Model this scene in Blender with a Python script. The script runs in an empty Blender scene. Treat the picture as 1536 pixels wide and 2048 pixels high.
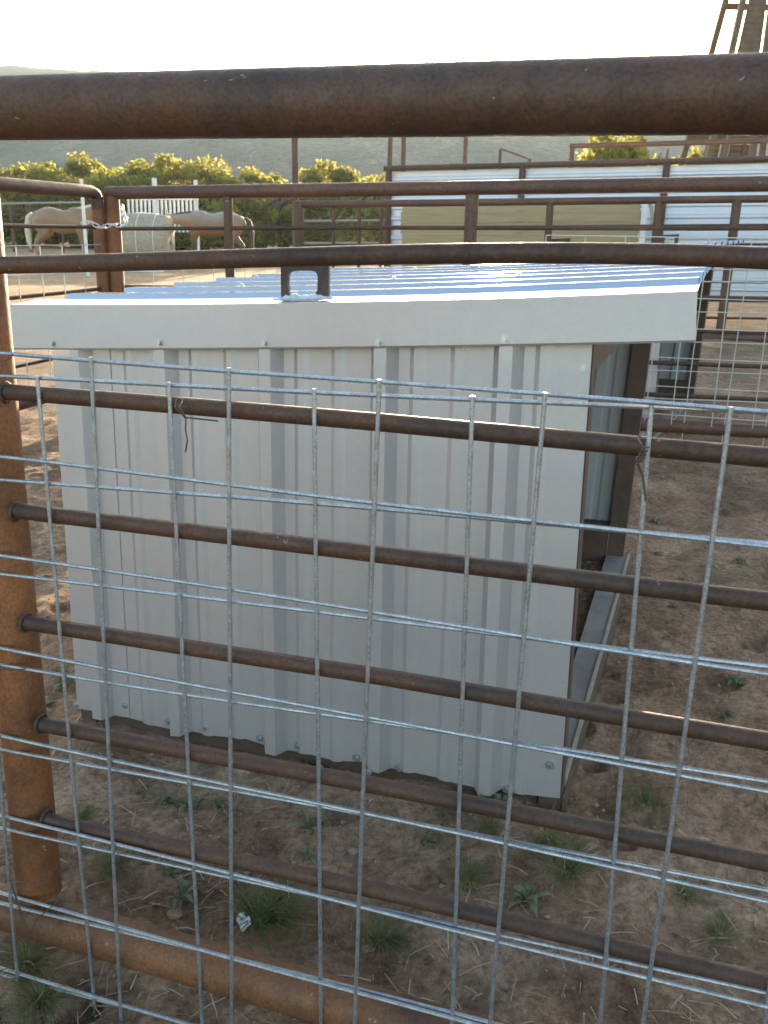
import bpy, bmesh, math, random
import numpy as np
from mathutils import Vector, Matrix
random.seed(7); rng = np.random.default_rng(11)
scn = bpy.context.scene; col = scn.collection

# ------------------------------------------------------------------ camera, sky, sun, exposure
F = 1800.0                      # focal length in pixels of a 1536 x 2048 frame
PITCH, ROLL, CAMZ = 0.30364, 0.0225, 1.15
cp, sp, cr_, sr_ = math.cos(PITCH), math.sin(PITCH), math.cos(ROLL), math.sin(ROLL)
FW = np.array([0, cp, -sp]); _u = np.array([0, sp, cp]); _r = np.array([1.0, 0, 0])
RT = cr_*_r + sr_*_u; UP = -sr_*_r + cr_*_u
CAM = np.array([0, 0, CAMZ])
cam = bpy.data.cameras.new('camera'); cam_o = bpy.data.objects.new('camera', cam); col.objects.link(cam_o)
cam.sensor_fit = 'VERTICAL'; cam.sensor_height = 36.0; cam.lens = F/2048*36
cam.clip_start = 0.02; cam.clip_end = 6000
M4 = Matrix.Identity(4)
for i in range(3):
    M4[i][0], M4[i][1], M4[i][2], M4[i][3] = RT[i], UP[i], -FW[i], CAM[i]
cam_o.matrix_world = M4
cam.dof.use_dof = True; cam.dof.focus_distance = 1.75; cam.dof.aperture_fstop = 13.0
scn.camera = cam_o

SUN_EL, SUN_AZ = math.radians(8.9), math.radians(5.7)      # azimuth clockwise from +Y
world = bpy.data.worlds.new('World'); scn.world = world; world.use_nodes = True
wn = world.node_tree; wn.nodes.clear()
sky = wn.nodes.new('ShaderNodeTexSky'); sky.sky_type = 'NISHITA'; sky.sun_disc = False
sky.sun_elevation = SUN_EL; sky.sun_rotation = SUN_AZ; sky.air_density = 1.0; sky.dust_density = 2.0; sky.ozone_density = 0.8
bg = wn.nodes.new('ShaderNodeBackground'); bg.inputs[1].default_value = 0.15
wo = wn.nodes.new('ShaderNodeOutputWorld')
wn.links.new(sky.outputs[0], bg.inputs[0]); wn.links.new(bg.outputs[0], wo.inputs[0])
sl = bpy.data.lights.new('sun', 'SUN'); sl.energy = 5.0; sl.angle = math.radians(0.55); sl.color = (1.0, 0.80, 0.56)
sun = bpy.data.objects.new('sun', sl); col.objects.link(sun)
sd = Vector((math.sin(SUN_AZ)*math.cos(SUN_EL), math.cos(SUN_AZ)*math.cos(SUN_EL), math.sin(SUN_EL)))
sun.rotation_euler = sd.to_track_quat('Z', 'Y').to_euler()
scn.view_settings.view_transform = 'Standard'; scn.view_settings.look = 'None'
scn.view_settings.exposure = 2.3; scn.view_settings.gamma = 1.0; scn.view_settings.use_curve_mapping = False
scn.cycles.max_bounces = 6

# ------------------------------------------------------------------ geometry of the place
def ray(px, py): return FW + RT*(px-768)/F - UP*(py-1024)/F
def at(px, py, z): return CAM + ray(px, py)*z
def on_plane(px, py, p, n):
    d = ray(px, py); return CAM + d*(np.dot(p-CAM, n)/np.dot(d, n))

def _hash(ix, iy, seed):
    h = (ix.astype(np.int64)*374761393 + iy.astype(np.int64)*668265263 + seed*974711) & 0x7fffffff
    h = ((h ^ (h >> 13))*1274126177) & 0x7fffffff
    return ((h ^ (h >> 16)) & 0xffff)/65535.0
def vnoise(x, y, seed=0):
    x = np.asarray(x, float); y = np.asarray(y, float)
    ix, iy = np.floor(x), np.floor(y); fx, fy = x-ix, y-iy
    fx = fx*fx*(3-2*fx); fy = fy*fy*(3-2*fy)
    a = _hash(ix, iy, seed); b = _hash(ix+1, iy, seed); c = _hash(ix, iy+1, seed); d = _hash(ix+1, iy+1, seed)
    return (a*(1-fx)+b*fx)*(1-fy) + (c*(1-fx)+d*fx)*fy
def fbm(x, y, oct=4, seed=0):
    s = 0; a = 0.5
    for o in range(oct):
        s = s + a*(vnoise(x*2**o, y*2**o, seed+o*17)-0.5); a *= 0.5
    return s
def smooth(a, b, v):
    t = np.clip((v-a)/(b-a), 0, 1); return t*t*(3-2*t)
_hp = np.random.default_rng(91); HOOF = np.stack([_hp.uniform(-1.6, 2.2, 150), 1.05+3.8*_hp.uniform(0, 1, 150)**1.3, _hp.uniform(0, 3.14, 150), _hp.uniform(0.035, 0.06, 150)], 1)
def hoof(x, y):
    d = np.zeros(np.broadcast(x, y).shape)
    for hx, hy, a, r in HOOF:
        u, v = (x-hx)*math.cos(a)+(y-hy)*math.sin(a), -(x-hx)*math.sin(a)+(y-hy)*math.cos(a)
        q = np.sqrt((u/r)**2+(v/(r*0.8))**2); d = d-0.016*(1-smooth(0.65, 1.0, q))+0.006*smooth(0.8, 1.05, q)*(1-smooth(1.05, 1.5, q))
    return d
def g_base(x, y):
    x = np.asarray(x, float); y = np.asarray(y, float)
    rise = 0.17*smooth(3.0, 10.0, y)
    tilt = (np.clip(x, -1.2, 0.5)-0.4)*0.042*(1-smooth(2.6, 5.0, y)) - 0.018*(1-smooth(3.4, 6, y))
    return rise + tilt - 0.055*smooth(1.55, 1.15, y)
def g(x, y):
    near = 1-smooth(6, 16, y)
    d = np.asarray(y, float)
    h = g_base(x, y) + 0.05*fbm(np.asarray(x)*1.3, d*1.3, 3, 3)*(0.5+0.5*near)
    h = h + near*(0.045*fbm(np.asarray(x)*6, d*6, 3, 5) + 0.022*fbm(np.asarray(x)*28, d*28, 2, 9))
    return h
def ground_at(px, py):
    d = ray(px, py); z = CAMZ/max(1e-3, -d[2])
    for _ in range(30):
        P = CAM + d*z; z = (CAMZ-float(g(P[0], P[1])))/max(1e-3, -d[2])
    return CAM + d*z

# ------------------------------------------------------------------ materials
def mat(name, rough=0.6, metal=0.0):
    m = bpy.data.materials.new(name); m.use_nodes = True
    nt = m.node_tree; b = nt.nodes['Principled BSDF']
    b.inputs['Roughness'].default_value = rough; b.inputs['Metallic'].default_value = metal
    return m, nt, b
def N(nt, t, **kw):
    n = nt.nodes.new(t)
    for k, v in kw.items(): setattr(n, k, v)
    return n
def noise(nt, scale, detail=4, rough=0.55, vec=None, dist=0.0):
    n = N(nt, 'ShaderNodeTexNoise'); n.inputs['Scale'].default_value = scale; n.inputs['Detail'].default_value = detail
    n.inputs['Roughness'].default_value = rough; n.inputs['Distortion'].default_value = dist
    if vec is not None: nt.links.new(vec, n.inputs['Vector'])
    return n.outputs['Fac']
def ramp(nt, fac, stops):
    r = N(nt, 'ShaderNodeValToRGB'); e = r.color_ramp.elements
    while len(e) < len(stops): e.new(0.5)
    for el, (p, c) in zip(e, stops):
        el.position = p; el.color = (c[0], c[1], c[2], 1) if not np.isscalar(c) else (c, c, c, 1)
    nt.links.new(fac, r.inputs[0]); return r.outputs[0]
def mix(nt, fac, a, b, blend='MIX'):
    m = N(nt, 'ShaderNodeMix', data_type='RGBA', blend_type=blend)
    for sock, v in ((m.inputs[0], fac), (m.inputs[6], a), (m.inputs[7], b)):
        if hasattr(v, 'is_linked'): nt.links.new(v, sock)
        elif np.isscalar(v): sock.default_value = v
        else: sock.default_value = (v[0], v[1], v[2], 1)
    return m.outputs[2]
def bump(nt, b, h, strength=0.3, dist=0.002):
    n = N(nt, 'ShaderNodeBump'); n.inputs['Strength'].default_value = strength; n.inputs['Distance'].default_value = dist
    nt.links.new(h, n.inputs['Height']); nt.links.new(n.outputs[0], b.inputs['Normal'])
def wpos(nt, scale=(1, 1, 1)):
    t = N(nt, 'ShaderNodeTexCoord'); mp = N(nt, 'ShaderNodeMapping'); mp.inputs['Scale'].default_value = scale
    nt.links.new(t.outputs['Object'], mp.inputs[0]); return mp.outputs[0]

def rust_material(name, dark, mid, orange, amount, scale=1.0):
    m, nt, b = mat(name, 0.62, 0.15)
    v = wpos(nt)
    c = ramp(nt, noise(nt, 14*scale, 6, 0.7, v), [(0.3, dark), (0.62, mid)])
    patch = ramp(nt, noise(nt, 4*scale, 6, 0.7, v, 0.8), [(0.60-amount, 0.0), (0.74-amount*0.6, 1.0)])
    c = mix(nt, patch, c, orange)
    sp_ = ramp(nt, noise(nt, 190*scale, 3, 0.6, v), [(0.33, 0.70), (0.6, 1.12)])
    c = mix(nt, 1.0, c, sp_, 'MULTIPLY')
    big = ramp(nt, noise(nt, 2.2*scale, 3, 0.6, v), [(0.35, 0.72), (0.65, 1.2)]); c = mix(nt, 1.0, c, big, 'MULTIPLY')
    flake = ramp(nt, noise(nt, 60*scale, 2, 0.5, v, 1.5), [(0.735, 0.0), (0.76, 1.0)])
    c = mix(nt, flake, c, (0.30, 0.20, 0.14))
    nt.links.new(c, b.inputs['Base Color'])
    nt.links.new(ramp(nt, noise(nt, 40*scale, 3, 0.6, v), [(0.3, 0.48), (0.7, 0.72)]), b.inputs['Roughness'])
    bump(nt, b, noise(nt, 150*scale, 4, 0.7, v), 0.5, 0.0015)
    return m
M_PIPE = rust_material('rusty_pipe', (0.050, 0.029, 0.020), (0.082, 0.046, 0.030), (0.11, 0.052, 0.027), 0.14)
M_ROD = rust_material('rusty_rod', (0.036, 0.021, 0.015), (0.066, 0.036, 0.024), (0.10, 0.046, 0.023), 0.14)
M_BOTTOM = rust_material('brown_orange_rust', (0.065, 0.032, 0.017), (0.125, 0.057, 0.026), (0.19, 0.08, 0.032), 0.18)
M_POST = rust_material('orange_rust', (0.10, 0.040, 0.017), (0.185, 0.073, 0.027), (0.26, 0.098, 0.033), 0.2)
M_FARPIPE = rust_material('far_rusty_pipe', (0.062, 0.034, 0.025), (0.10, 0.053, 0.038), (0.135, 0.062, 0.036), 0.15, 0.4)

def galv_material(name, base, rough, metal=0.85, spangle=0.5, sc=1.0, bmp=0.25):
    m, nt, b = mat(name, rough, metal); v = wpos(nt)
    c = mix(nt, ramp(nt, noise(nt, 45*sc, 5, 0.7, v), [(0.35, 0.0), (0.65, 1.0)]), tuple(x*(1-0.28*max(spangle, 0.12)) for x in base), base)
    if spangle:
        spk = ramp(nt, noise(nt, 330*sc, 2, 0.6, v), [(0.4, 1-0.25*spangle), (0.62, 1+0.08*spangle)])
        c = mix(nt, 1.0, c, spk, 'MULTIPLY')
    nt.links.new(c, b.inputs['Base Color'])
    if bmp: nt.links.new(ramp(nt, noise(nt, 25*sc, 4, 0.6, v), [(0.3, rough*(0.97 if bmp < 0.1 else 0.8)), (0.7, min(1, rough*(1.04 if bmp < 0.1 else 1.3)))]), b.inputs['Roughness'])
    if bmp: bump(nt, b, noise(nt, 120*sc, 3, 0.6, v), bmp, 0.0008)
    return m
M_WIRE = galv_material('galvanized_wire', (0.44, 0.47, 0.50), 0.42, 0.75, 1.0)
M_FARWIRE = galv_material('weathered_wire', (0.50, 0.50, 0.46), 0.55, 0.5, 0)
M_SHEET = galv_material('galvalume_sheet', (0.455, 0.442, 0.452), 0.42, 0.55, 0.16, 1.0, 0.05)
M_SHADED_LINER = galv_material('shaded_sheet_back', (0.36, 0.38, 0.40), 0.55, 0.3, 0.2, 1.0, 0.0)  # grey primer back, deepened to carry the shade inside the shelter
M_ROOF = galv_material('galvalume_roof', (0.66, 0.71, 0.77), 0.12, 0.95, 0, 0.3, 0.0)
M_SCREW = galv_material('zinc_screw', (0.42, 0.45, 0.48), 0.35, 0.9, 0)
M_CHAIN = galv_material('zinc_chain', (0.65, 0.66, 0.66), 0.32, 0.9, 0)

def plain(name, c1, c2, scale, rough=0.7, metal=0.0, bmp=0.2, vs=(1, 1, 1)):
    m, nt, b = mat(name, rough, metal); v = wpos(nt, vs)
    nt.links.new(ramp(nt, noise(nt, scale, 5, 0.65, v), [(0.3, c1), (0.7, c2)]), b.inputs['Base Color'])
    bump(nt, b, noise(nt, scale*4, 3, 0.6, v), bmp, 0.002); return m
M_SEAL = plain('sealant', (0.42, 0.50, 0.60), (0.62, 0.70, 0.78), 60, 0.55)
M_FRAME = plain('brown_tube', (0.055, 0.035, 0.024), (0.10, 0.062, 0.042), 20, 0.6, 0.1)
M_SILL = plain('grey_sill', (0.15, 0.142, 0.13), (0.25, 0.237, 0.215), 9, 0.85)
M_LIP = plain('pale_lip', (0.24, 0.215, 0.185), (0.33, 0.30, 0.26), 20, 0.6, 0.2)
M_BRACKET = rust_material('dark_steel_plate', (0.035, 0.028, 0.024), (0.07, 0.05, 0.04), (0.10, 0.055, 0.035), 0.1)
M_TIE = plain('tie_wire', (0.05, 0.04, 0.035), (0.12, 0.08, 0.06), 80, 0.6, 0.4)
M_WHITESHEET = galv_material('white_steel_sheet', (0.62, 0.65, 0.71), 0.42, 0.3, 0, 0.3)
M_PLANK = plain('tan_plank', (0.31, 0.24, 0.125), (0.43, 0.335, 0.18), 5, 0.8, 0, 0.2, (0.6, 0.6, 5))
M_WHITE = plain('white_paint', (0.62, 0.62, 0.58), (0.78, 0.77, 0.73), 8, 0.55)
M_BARK = plain('bark', (0.06, 0.045, 0.033), (0.13, 0.10, 0.075), 12, 0.9, 0, 0.6)
M_TOWER = plain('tower_cladding', (0.085, 0.055, 0.035), (0.15, 0.10, 0.06), 6, 0.7, 0.1)
M_HAY = plain('weathered_hay', (0.22, 0.175, 0.115), (0.46, 0.385, 0.285), 22, 0.95, 0, 0.8)
M_PALO = plain('palomino_coat', (0.20, 0.115, 0.065), (0.32, 0.195, 0.115), 2.2, 0.6)
M_MANE = plain('pale_mane', (0.55, 0.46, 0.34), (0.68, 0.60, 0.48), 20, 0.8)
M_DARKHAIR = plain('dark_tail_hair', (0.035, 0.026, 0.02), (0.08, 0.055, 0.04), 20, 0.7)
M_STONE = plain('stone', (0.16, 0.105, 0.07), (0.28, 0.20, 0.145), 25, 0.9, 0, 0.5)
M_STRAW = plain('straw', (0.20, 0.145, 0.085), (0.40, 0.31, 0.19), 30, 0.8)
M_SCRAP = plain('white_plastic', (0.6, 0.62, 0.6), (0.8, 0.82, 0.8), 30, 0.5)

def backlit_bay_coat():
    m, nt, b = mat('bay_coat_backlit', 0.6); t = N(nt, 'ShaderNodeTexCoord'); s = N(nt, 'ShaderNodeSeparateXYZ')
    nt.links.new(t.outputs['Object'], s.inputs[0])
    nz = noise(nt, 3.0, 4, 0.6, t.outputs['Object'])
    a = N(nt, 'ShaderNodeMath', operation='MULTIPLY_ADD'); nt.links.new(nz, a.inputs[0]); a.inputs[1].default_value = 0.22
    zz = N(nt, 'ShaderNodeMath', operation='MULTIPLY'); nt.links.new(s.outputs[2], zz.inputs[0]); zz.inputs[1].default_value = 0.58; nt.links.new(zz.outputs[0], a.inputs[2])
    nt.links.new(ramp(nt, a.outputs[0], [(0.0, (0.05, 0.035, 0.025)), (0.50, (0.10, 0.06, 0.035)), (0.66, (0.26, 0.12, 0.045)), (0.78, (0.22, 0.135, 0.08)), (0.9, (0.27, 0.23, 0.19))]), b.inputs['Base Color'])  # brown coat and dark legs; grey along the back is painted backlight
    return m
M_BACKLIT_BAY = backlit_bay_coat()

def leaf_material(name, c1, c2, trans=0.5, scale=1.5):
    m = bpy.data.materials.new(name); m.use_nodes = True; nt = m.node_tree; nt.nodes.clear()
    t = N(nt, 'ShaderNodeTexCoord'); c = ramp(nt, noise(nt, scale, 3, 0.6, t.outputs['Object']), [(0.35, c1), (0.65, c2)])
    d = N(nt, 'ShaderNodeBsdfDiffuse'); tr = N(nt, 'ShaderNodeBsdfTranslucent'); mx = N(nt, 'ShaderNodeMixShader'); o = N(nt, 'ShaderNodeOutputMaterial')
    hs = N(nt, 'ShaderNodeHueSaturation'); hs.inputs['Value'].default_value = 1.6; hs.inputs['Hue'].default_value = 0.485
    nt.links.new(c, d.inputs[0]); nt.links.new(c, hs.inputs['Color']); nt.links.new(hs.outputs[0], tr.inputs[0])
    mx.inputs[0].default_value = trans
    nt.links.new(d.outputs[0], mx.inputs[1]); nt.links.new(tr.outputs[0], mx.inputs[2]); nt.links.new(mx.outputs[0], o.inputs[0]); return m
M_LEAF = leaf_material('mesquite_leaf', (0.16, 0.165, 0.034), (0.26, 0.25, 0.062), 0.62, 1.2)
M_WEED = leaf_material('grey_green_weed', (0.13, 0.145, 0.085), (0.22, 0.225, 0.145), 0.3, 12)
M_GRASS = leaf_material('green_grass', (0.095, 0.125, 0.05), (0.20, 0.20, 0.095), 0.4, 10)

# ------------------------------------------------------------------ mesh and object helpers
def mesh_from(name, v, f, smooth_=False):
    me = bpy.data.meshes.new(name); me.from_pydata([tuple(map(float, p)) for p in v], [], f); me.update()
    if smooth_: me.polygons.foreach_set('use_smooth', [True]*len(me.polygons))
    return me
class MB:
    def __init__(s): s.v = []; s.f = []
    def add(s, v, f):
        o = len(s.v); s.v += [np.asarray(p, float) for p in v]; s.f += [tuple(i+o for i in q) for q in f]
    def tube(s, pts, r, n=10, caps=True):
        pts = [np.asarray(p, float) for p in pts]; rs = [r]*len(pts) if np.isscalar(r) else list(r)
        V = []; F_ = []; prev = None
        for i, p in enumerate(pts):
            t = (pts[min(i+1, len(pts)-1)]-pts[max(i-1, 0)]); t = t/np.linalg.norm(t)
            if prev is None:
                a = np.array([0, 0, 1.0]) if abs(t[2]) < 0.9 else np.array([0, 1.0, 0])
                x = np.cross(a, t); x /= np.linalg.norm(x)
            else:
                x = prev-t*np.dot(prev, t); x /= np.linalg.norm(x)
            prev = x; y = np.cross(t, x)
            for k in range(n):
                an = 2*math.pi*k/n; V.append(p+rs[i]*(math.cos(an)*x+math.sin(an)*y))
        for i in range(len(pts)-1):
            for k in range(n):
                a, b = i*n+k, i*n+(k+1) % n; F_.append((a, b, b+n, a+n))
        if caps: F_.append(tuple(range(n-1, -1, -1))); F_.append(tuple(range((len(pts)-1)*n, len(pts)*n)))
        s.add(V, F_); return s
    def box(s, c, ax, ay, az):      # centre and three half-axis vectors
        c, ax, ay, az = (np.asarray(q, float) for q in (c, ax, ay, az))
        V = [c+i*ax+j*ay+k*az for k in (-1, 1) for j in (-1, 1) for i in (-1, 1)]
        s.add(V, [(0, 2, 3, 1), (4, 5, 7, 6), (0, 1, 5, 4), (2, 6, 7, 3), (0, 4, 6, 2), (1, 3, 7, 5)]); return s
    def hexa(s, V):                 # 8 corners ordered as in box
        s.add(V, [(0, 2, 3, 1), (4, 5, 7, 6), (0, 1, 5, 4), (2, 6, 7, 3), (0, 4, 6, 2), (1, 3, 7, 5)]); return s
def tag(o, label=None, cat=None, group=None, kind=None):
    if label: o['label'] = label
    if cat: o['category'] = cat
    if group: o['group'] = group
    if kind: o['kind'] = kind
    return o
def thing(name, base, label, cat, group=None):
    o = bpy.data.objects.new(name, None); o.empty_display_size = 0.05; o.location = [float(x) for x in base]; col.objects.link(o)
    return tag(o, label, cat, group)
def link(name, me, material, parent=None, loc=(0, 0, 0)):
    o = bpy.data.objects.new(name, me); col.objects.link(o); o.location = [float(x) for x in loc]
    if material and not me.materials: me.materials.append(material)
    if parent is not None: o.parent = parent
    return o
def origin(o):
    p = np.array(o.location)
    while o.parent is not None:
        o = o.parent; p = p+np.array(o.location)
    return p
def part(name, mb, material, parent, smooth_=False, label=None):
    """mb in world coordinates -> child mesh in the parent's frame"""
    L = origin(parent); v = np.array(mb.v)
    c = (v.min(0)+v.max(0))/2
    me = mesh_from(name, v-c, mb.f, smooth_)
    o = link(name, me, material, parent, c-L)
    if label: o['label'] = label
    return o
def solid(name, mb, material, label, cat, group=None, smooth_=False, kind=None):
    v = np.array(mb.v); c = (v.min(0)+v.max(0))/2; c[2] = v.min(0)[2]
    o = link(name, mesh_from(name, v-c, mb.f, smooth_), material, None, c)
    return tag(o, label, cat, group, kind)
def copy_tree(o, parent=None):
    c = o.copy(); col.objects.link(c)
    if parent is not None: c.parent = parent
    for ch in [q for q in o.children]: copy_tree(ch, c)
    return c
def smooth_shade(o, ang=40):
    o.data.polygons.foreach_set('use_smooth', [True]*len(o.data.polygons))
    o.data.set_sharp_from_angle(angle=math.radians(ang)); return o
def tube_part(name, pts, r, material, parent, n=12, label=None):
    o = part(name, MB().tube(pts, r, n), material, parent, label=label); return smooth_shade(o)
def lerp(a, b, t): return np.asarray(a)*(1-t)+np.asarray(b)*t
def wavy(a, b, n, amp, seed):
    """a slightly bent bar from a to b"""
    r = np.random.default_rng(seed); P = [lerp(a, b, i/(n-1)) for i in range(n)]
    ph = r.uniform(0, 6.28, 3); k = r.uniform(0.6, 1.6, 3)
    for i, p in enumerate(P):
        t = i/(n-1); w = math.sin(math.pi*t)
        P[i] = p + amp*w*np.array([0.3*math.sin(6.28*k[0]*t+ph[0]), math.sin(6.28*k[1]*t+ph[1]), math.sin(6.28*k[2]*t+ph[2])])
    return P

# ================================================================== SETTING
def axis(near_lo, near_hi, step, far_lo, far_hi, gr=1.13):
    a = list(np.arange(near_lo, near_hi, step)); s = step; v = a[-1]
    while v < far_hi: s *= gr; v += s; a.append(v)
    s = step; v = a[0]; pre = []
    while v > far_lo: s *= gr; v -= s; pre.append(v)
    return np.array(pre[::-1]+a)
def build_ground():
    xs = axis(-1.9, 2.3, 0.017, -660, 660, 1.09); ys = axis(0.75, 4.6, 0.017, -40, 780, 1.07)
    X, Y = np.meshgrid(xs, ys); Z = g(X, Y)
    near_m = (X > -2) & (X < 2.6) & (Y > 0.9) & (Y < 5.2); Z[near_m] += hoof(X[near_m], Y[near_m])
    me = bpy.data.meshes.new('ground'); nx, ny = len(xs), len(ys)
    me.vertices.add(nx*ny); me.vertices.foreach_set('co', np.stack([X, Y, Z], -1).ravel())
    i = np.arange(nx-1)[None, :]+np.arange(ny-1)[:, None]*nx
    q = np.stack([i, i+1, i+1+nx, i+nx], -1).reshape(-1)
    nf = (nx-1)*(ny-1); me.loops.add(nf*4); me.loops.foreach_set('vertex_index', q)
    me.polygons.add(nf); me.polygons.foreach_set('loop_start', np.arange(nf)*4); me.polygons.foreach_set('loop_total', np.full(nf, 4))
    me.polygons.foreach_set('use_smooth', np.ones(nf, bool)); me.update(calc_edges=True); me.validate()
    m, nt, b = mat('dirt', 0.95); v = wpos(nt)
    b.inputs['Specular IOR Level'].default_value = 0.15
    c = ramp(nt, noise(nt, 2.2, 6, 0.65, v), [(0.32, (0.19, 0.112, 0.070)), (0.5, (0.33, 0.207, 0.135)), (0.68, (0.46, 0.315, 0.215))])
    c = mix(nt, ramp(nt, noise(nt, 1.1, 5, 0.7, v, 0.5), [(0.52, 0.0), (0.68, 0.75)]), c, (0.19, 0.155, 0.095))   # thin dry growth
    c = mix(nt, ramp(nt, noise(nt, 0.8, 4, 0.6, v, 0.3), [(0.60, 0.0), (0.70, 0.6)]), c, (0.075, 0.055, 0.042))    # trodden manure
    sx = N(nt, 'ShaderNodeSeparateXYZ'); nt.links.new(v, sx.inputs[0]); mr = N(nt, 'ShaderNodeMapRange'); mr.inputs[1].default_value = 6.0; mr.inputs[2].default_value = 14.0; nt.links.new(sx.outputs[1], mr.inputs[0])
    dry = ramp(nt, noise(nt, 0.9, 5, 0.7, v, 0.4), [(0.35, 0.15), (0.6, 0.9)]); dm = N(nt, 'ShaderNodeMath', operation='MULTIPLY'); nt.links.new(mr.outputs[0], dm.inputs[0]); nt.links.new(dry, dm.inputs[1])  # patchy mask for the painted sunlight tint
    c = mix(nt, dm.outputs[0], c, (0.44, 0.31, 0.17))                                                             # golden tint on ground beyond the pens, low sunlight put into the colour
    md = ramp(nt, noise(nt, 9, 5, 0.7, v, 0.5), [(0.34, 0.68), (0.5, 1.0), (0.66, 1.22)]); c = mix(nt, 1.0, c, md, 'MULTIPLY')
    sp_ = ramp(nt, noise(nt, 55, 5, 0.75, v), [(0.3, 0.42), (0.52, 1.0), (0.72, 1.5)])
    c = mix(nt, 1.0, c, sp_, 'MULTIPLY'); nt.links.new(c, b.inputs['Base Color'])
    h = N(nt, 'ShaderNodeMath', operation='ADD'); nt.links.new(noise(nt, 70, 6, 0.75, v), h.inputs[0]); nt.links.new(noise(nt, 16, 4, 0.7, v), h.inputs[1])
    bump(nt, b, h.outputs[0], 0.9, 0.022)
    o = link('ground', me, m); tag(o, kind='structure'); return o
build_ground()

def build_hills():
    xs = np.linspace(-620, 620, 160); ys = np.linspace(150, 760, 80)
    X, Y = np.meshgrid(xs, ys)
    t = smooth(200, 560, Y + 40*fbm(X/120, Y/120, 3, 2))
    crest = 75 + 5*fbm(X/160, X*0+3.3, 3, 8) + 12*np.clip(-X/260, 0, 1)
    Z = t*crest + t*(1-t)*38*fbm(X/70, Y/90, 4, 21) + 5*t*fbm(X/14, Y/14, 3, 31) - 1.5
    v = np.stack([X, Y, Z], -1).reshape(-1, 3); nx = len(xs)
    f = [(j*nx+i, j*nx+i+1, (j+1)*nx+i+1, (j+1)*nx+i) for j in range(len(ys)-1) for i in range(nx-1)]
    m, nt, b = mat('hill_scrub', 0.95); vv = wpos(nt)
    c = ramp(nt, noise(nt, 0.035, 8, 0.75, vv, 0.6), [(0.38, (0.026, 0.040, 0.026)), (0.55, (0.055, 0.070, 0.045)), (0.66, (0.15, 0.145, 0.115))])
    c = mix(nt, 1.0, c, ramp(nt, noise(nt, 0.5, 4, 0.7, vv), [(0.35, 0.5), (0.65, 1.3)]), 'MULTIPLY')
    nt.links.new(c, b.inputs['Base Color']); bump(nt, b, noise(nt, 0.25, 4, 0.7, vv), 1.0, 3.0)
    tag(link('hills', mesh_from('hills', v, f, True), m), kind='structure')
build_hills()

# ================================================================== FRONT FENCE
YAW, LEAN = 0.292, 0.0421
n1 = np.array([math.sin(YAW)*math.cos(LEAN), math.cos(YAW)*math.cos(LEAN), -math.sin(LEAN)])
e1 = np.array([math.cos(YAW), -math.sin(YAW), 0.0]); u1 = np.cross(e1, n1); u1 = u1/np.linalg.norm(u1)
if u1[2] < 0: u1 = -u1
P0 = np.array([-0.3986, 1.2206, CAMZ-0.1757])            # a crossing of the front wire panel
PR = P0+n1*0.020                                          # plane of the rod centres
def on_rods(px, py, off=0.0): return on_plane(px, py, PR+n1*off, n1)
def extend(a, b, ta, tb): return lerp(a, b, ta), lerp(a, b, tb)
fence = thing('pipe_fence', (-0.53, 1.24, 0.0), 'big rusty pipe fence panel nearest the camera with thick top rail and thin rods', 'fence')
a, b = extend(on_rods(60, 216, 0.012), on_rods(1500, 189, 0.012), -0.5, 1.4)
tube_part('top_rail', [lerp(a, b, t) for t in np.linspace(0, 1, 12)], 0.0395, M_PIPE, fence, 40)
pl = on_rods(52, 1500, 0.024); pt = on_rods(-51, 450, 0.024)
pdir = (pl-pt)/np.linalg.norm(pl-pt)
a2, b2 = extend(on_rods(100, 1840, 0.024), on_rods(700, 2012, 0.024), -0.6, 3.2)
ptop = pt-pdir*0.16
tube_part('post', [ptop, lerp(ptop, pl, .5), pl, pl+pdir*0.27], 0.0365, M_POST, fence, 36, 'upright post with brighter orange rust')
tube_part('bottom_rail', [a2, lerp(a2, b2, .5), b2], 0.0365, M_BOTTOM, fence, 36)
rod_px = [[(0, 531), (400, 517), (768, 509), (1020, 507), (1300, 511), (1536, 518)], [(10, 785), (768, 846), (1536, 912)], [(30, 1023), (768, 1108), (1536, 1201)],
          [(50, 1245), (768, 1352), (1536, 1483)], [(80, 1447), (768, 1573), (1536, 1727)], [(90, 1637), (768, 1785), (1536, 1968)]]
for k, pp in enumerate(rod_px):
    if k == 0:
        cf = np.polyfit([0, 225, 512, 768, 1024, 1350, 1536], [531, 524, 516.5, 510, 506, 509, 517], 3)
        pp = [(x, float(np.polyval(cf, x))) for x in np.linspace(-40, 1560, 14)]
    P = [on_rods(*q) for q in pp]
    if k == 0: P = [P[0]+(P[0]-P[1])*0.7]+P
    P.append(P[-1]+(P[-1]-P[-2])*(1.5 if len(pp) > 3 else 0.8))
    Q = []
    for i in range(len(P)-1):
        for t in np.linspace(0, 1, 8, endpoint=False): Q.append(lerp(P[i], P[i+1], t))
    Q.append(P[-1])
    Q = Q if k == 0 else [q+np.array([0, 0, 0.0016*math.sin(i*0.23+k)]) for i, q in enumerate(Q)]
    tube_part('rod', Q, 0.0118, M_ROD, fence, 20)

for k, pp in enumerate(rod_px):
    if k == 0: continue
    best = on_rods(*pp[0])+e1*0.006
    rg = np.random.default_rng(k); c = best-e1*0.004
    ring = [c+0.0138*(math.cos(a_)*n1+math.sin(a_)*u1)*rg.uniform(.95, 1.08) for a_ in np.linspace(0, 6.283, 15)][:15]
    smooth_shade(part('weld_bead', MB().tube(ring, 0.0024, 7, False), M_BRACKET, fence), 80)

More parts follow.
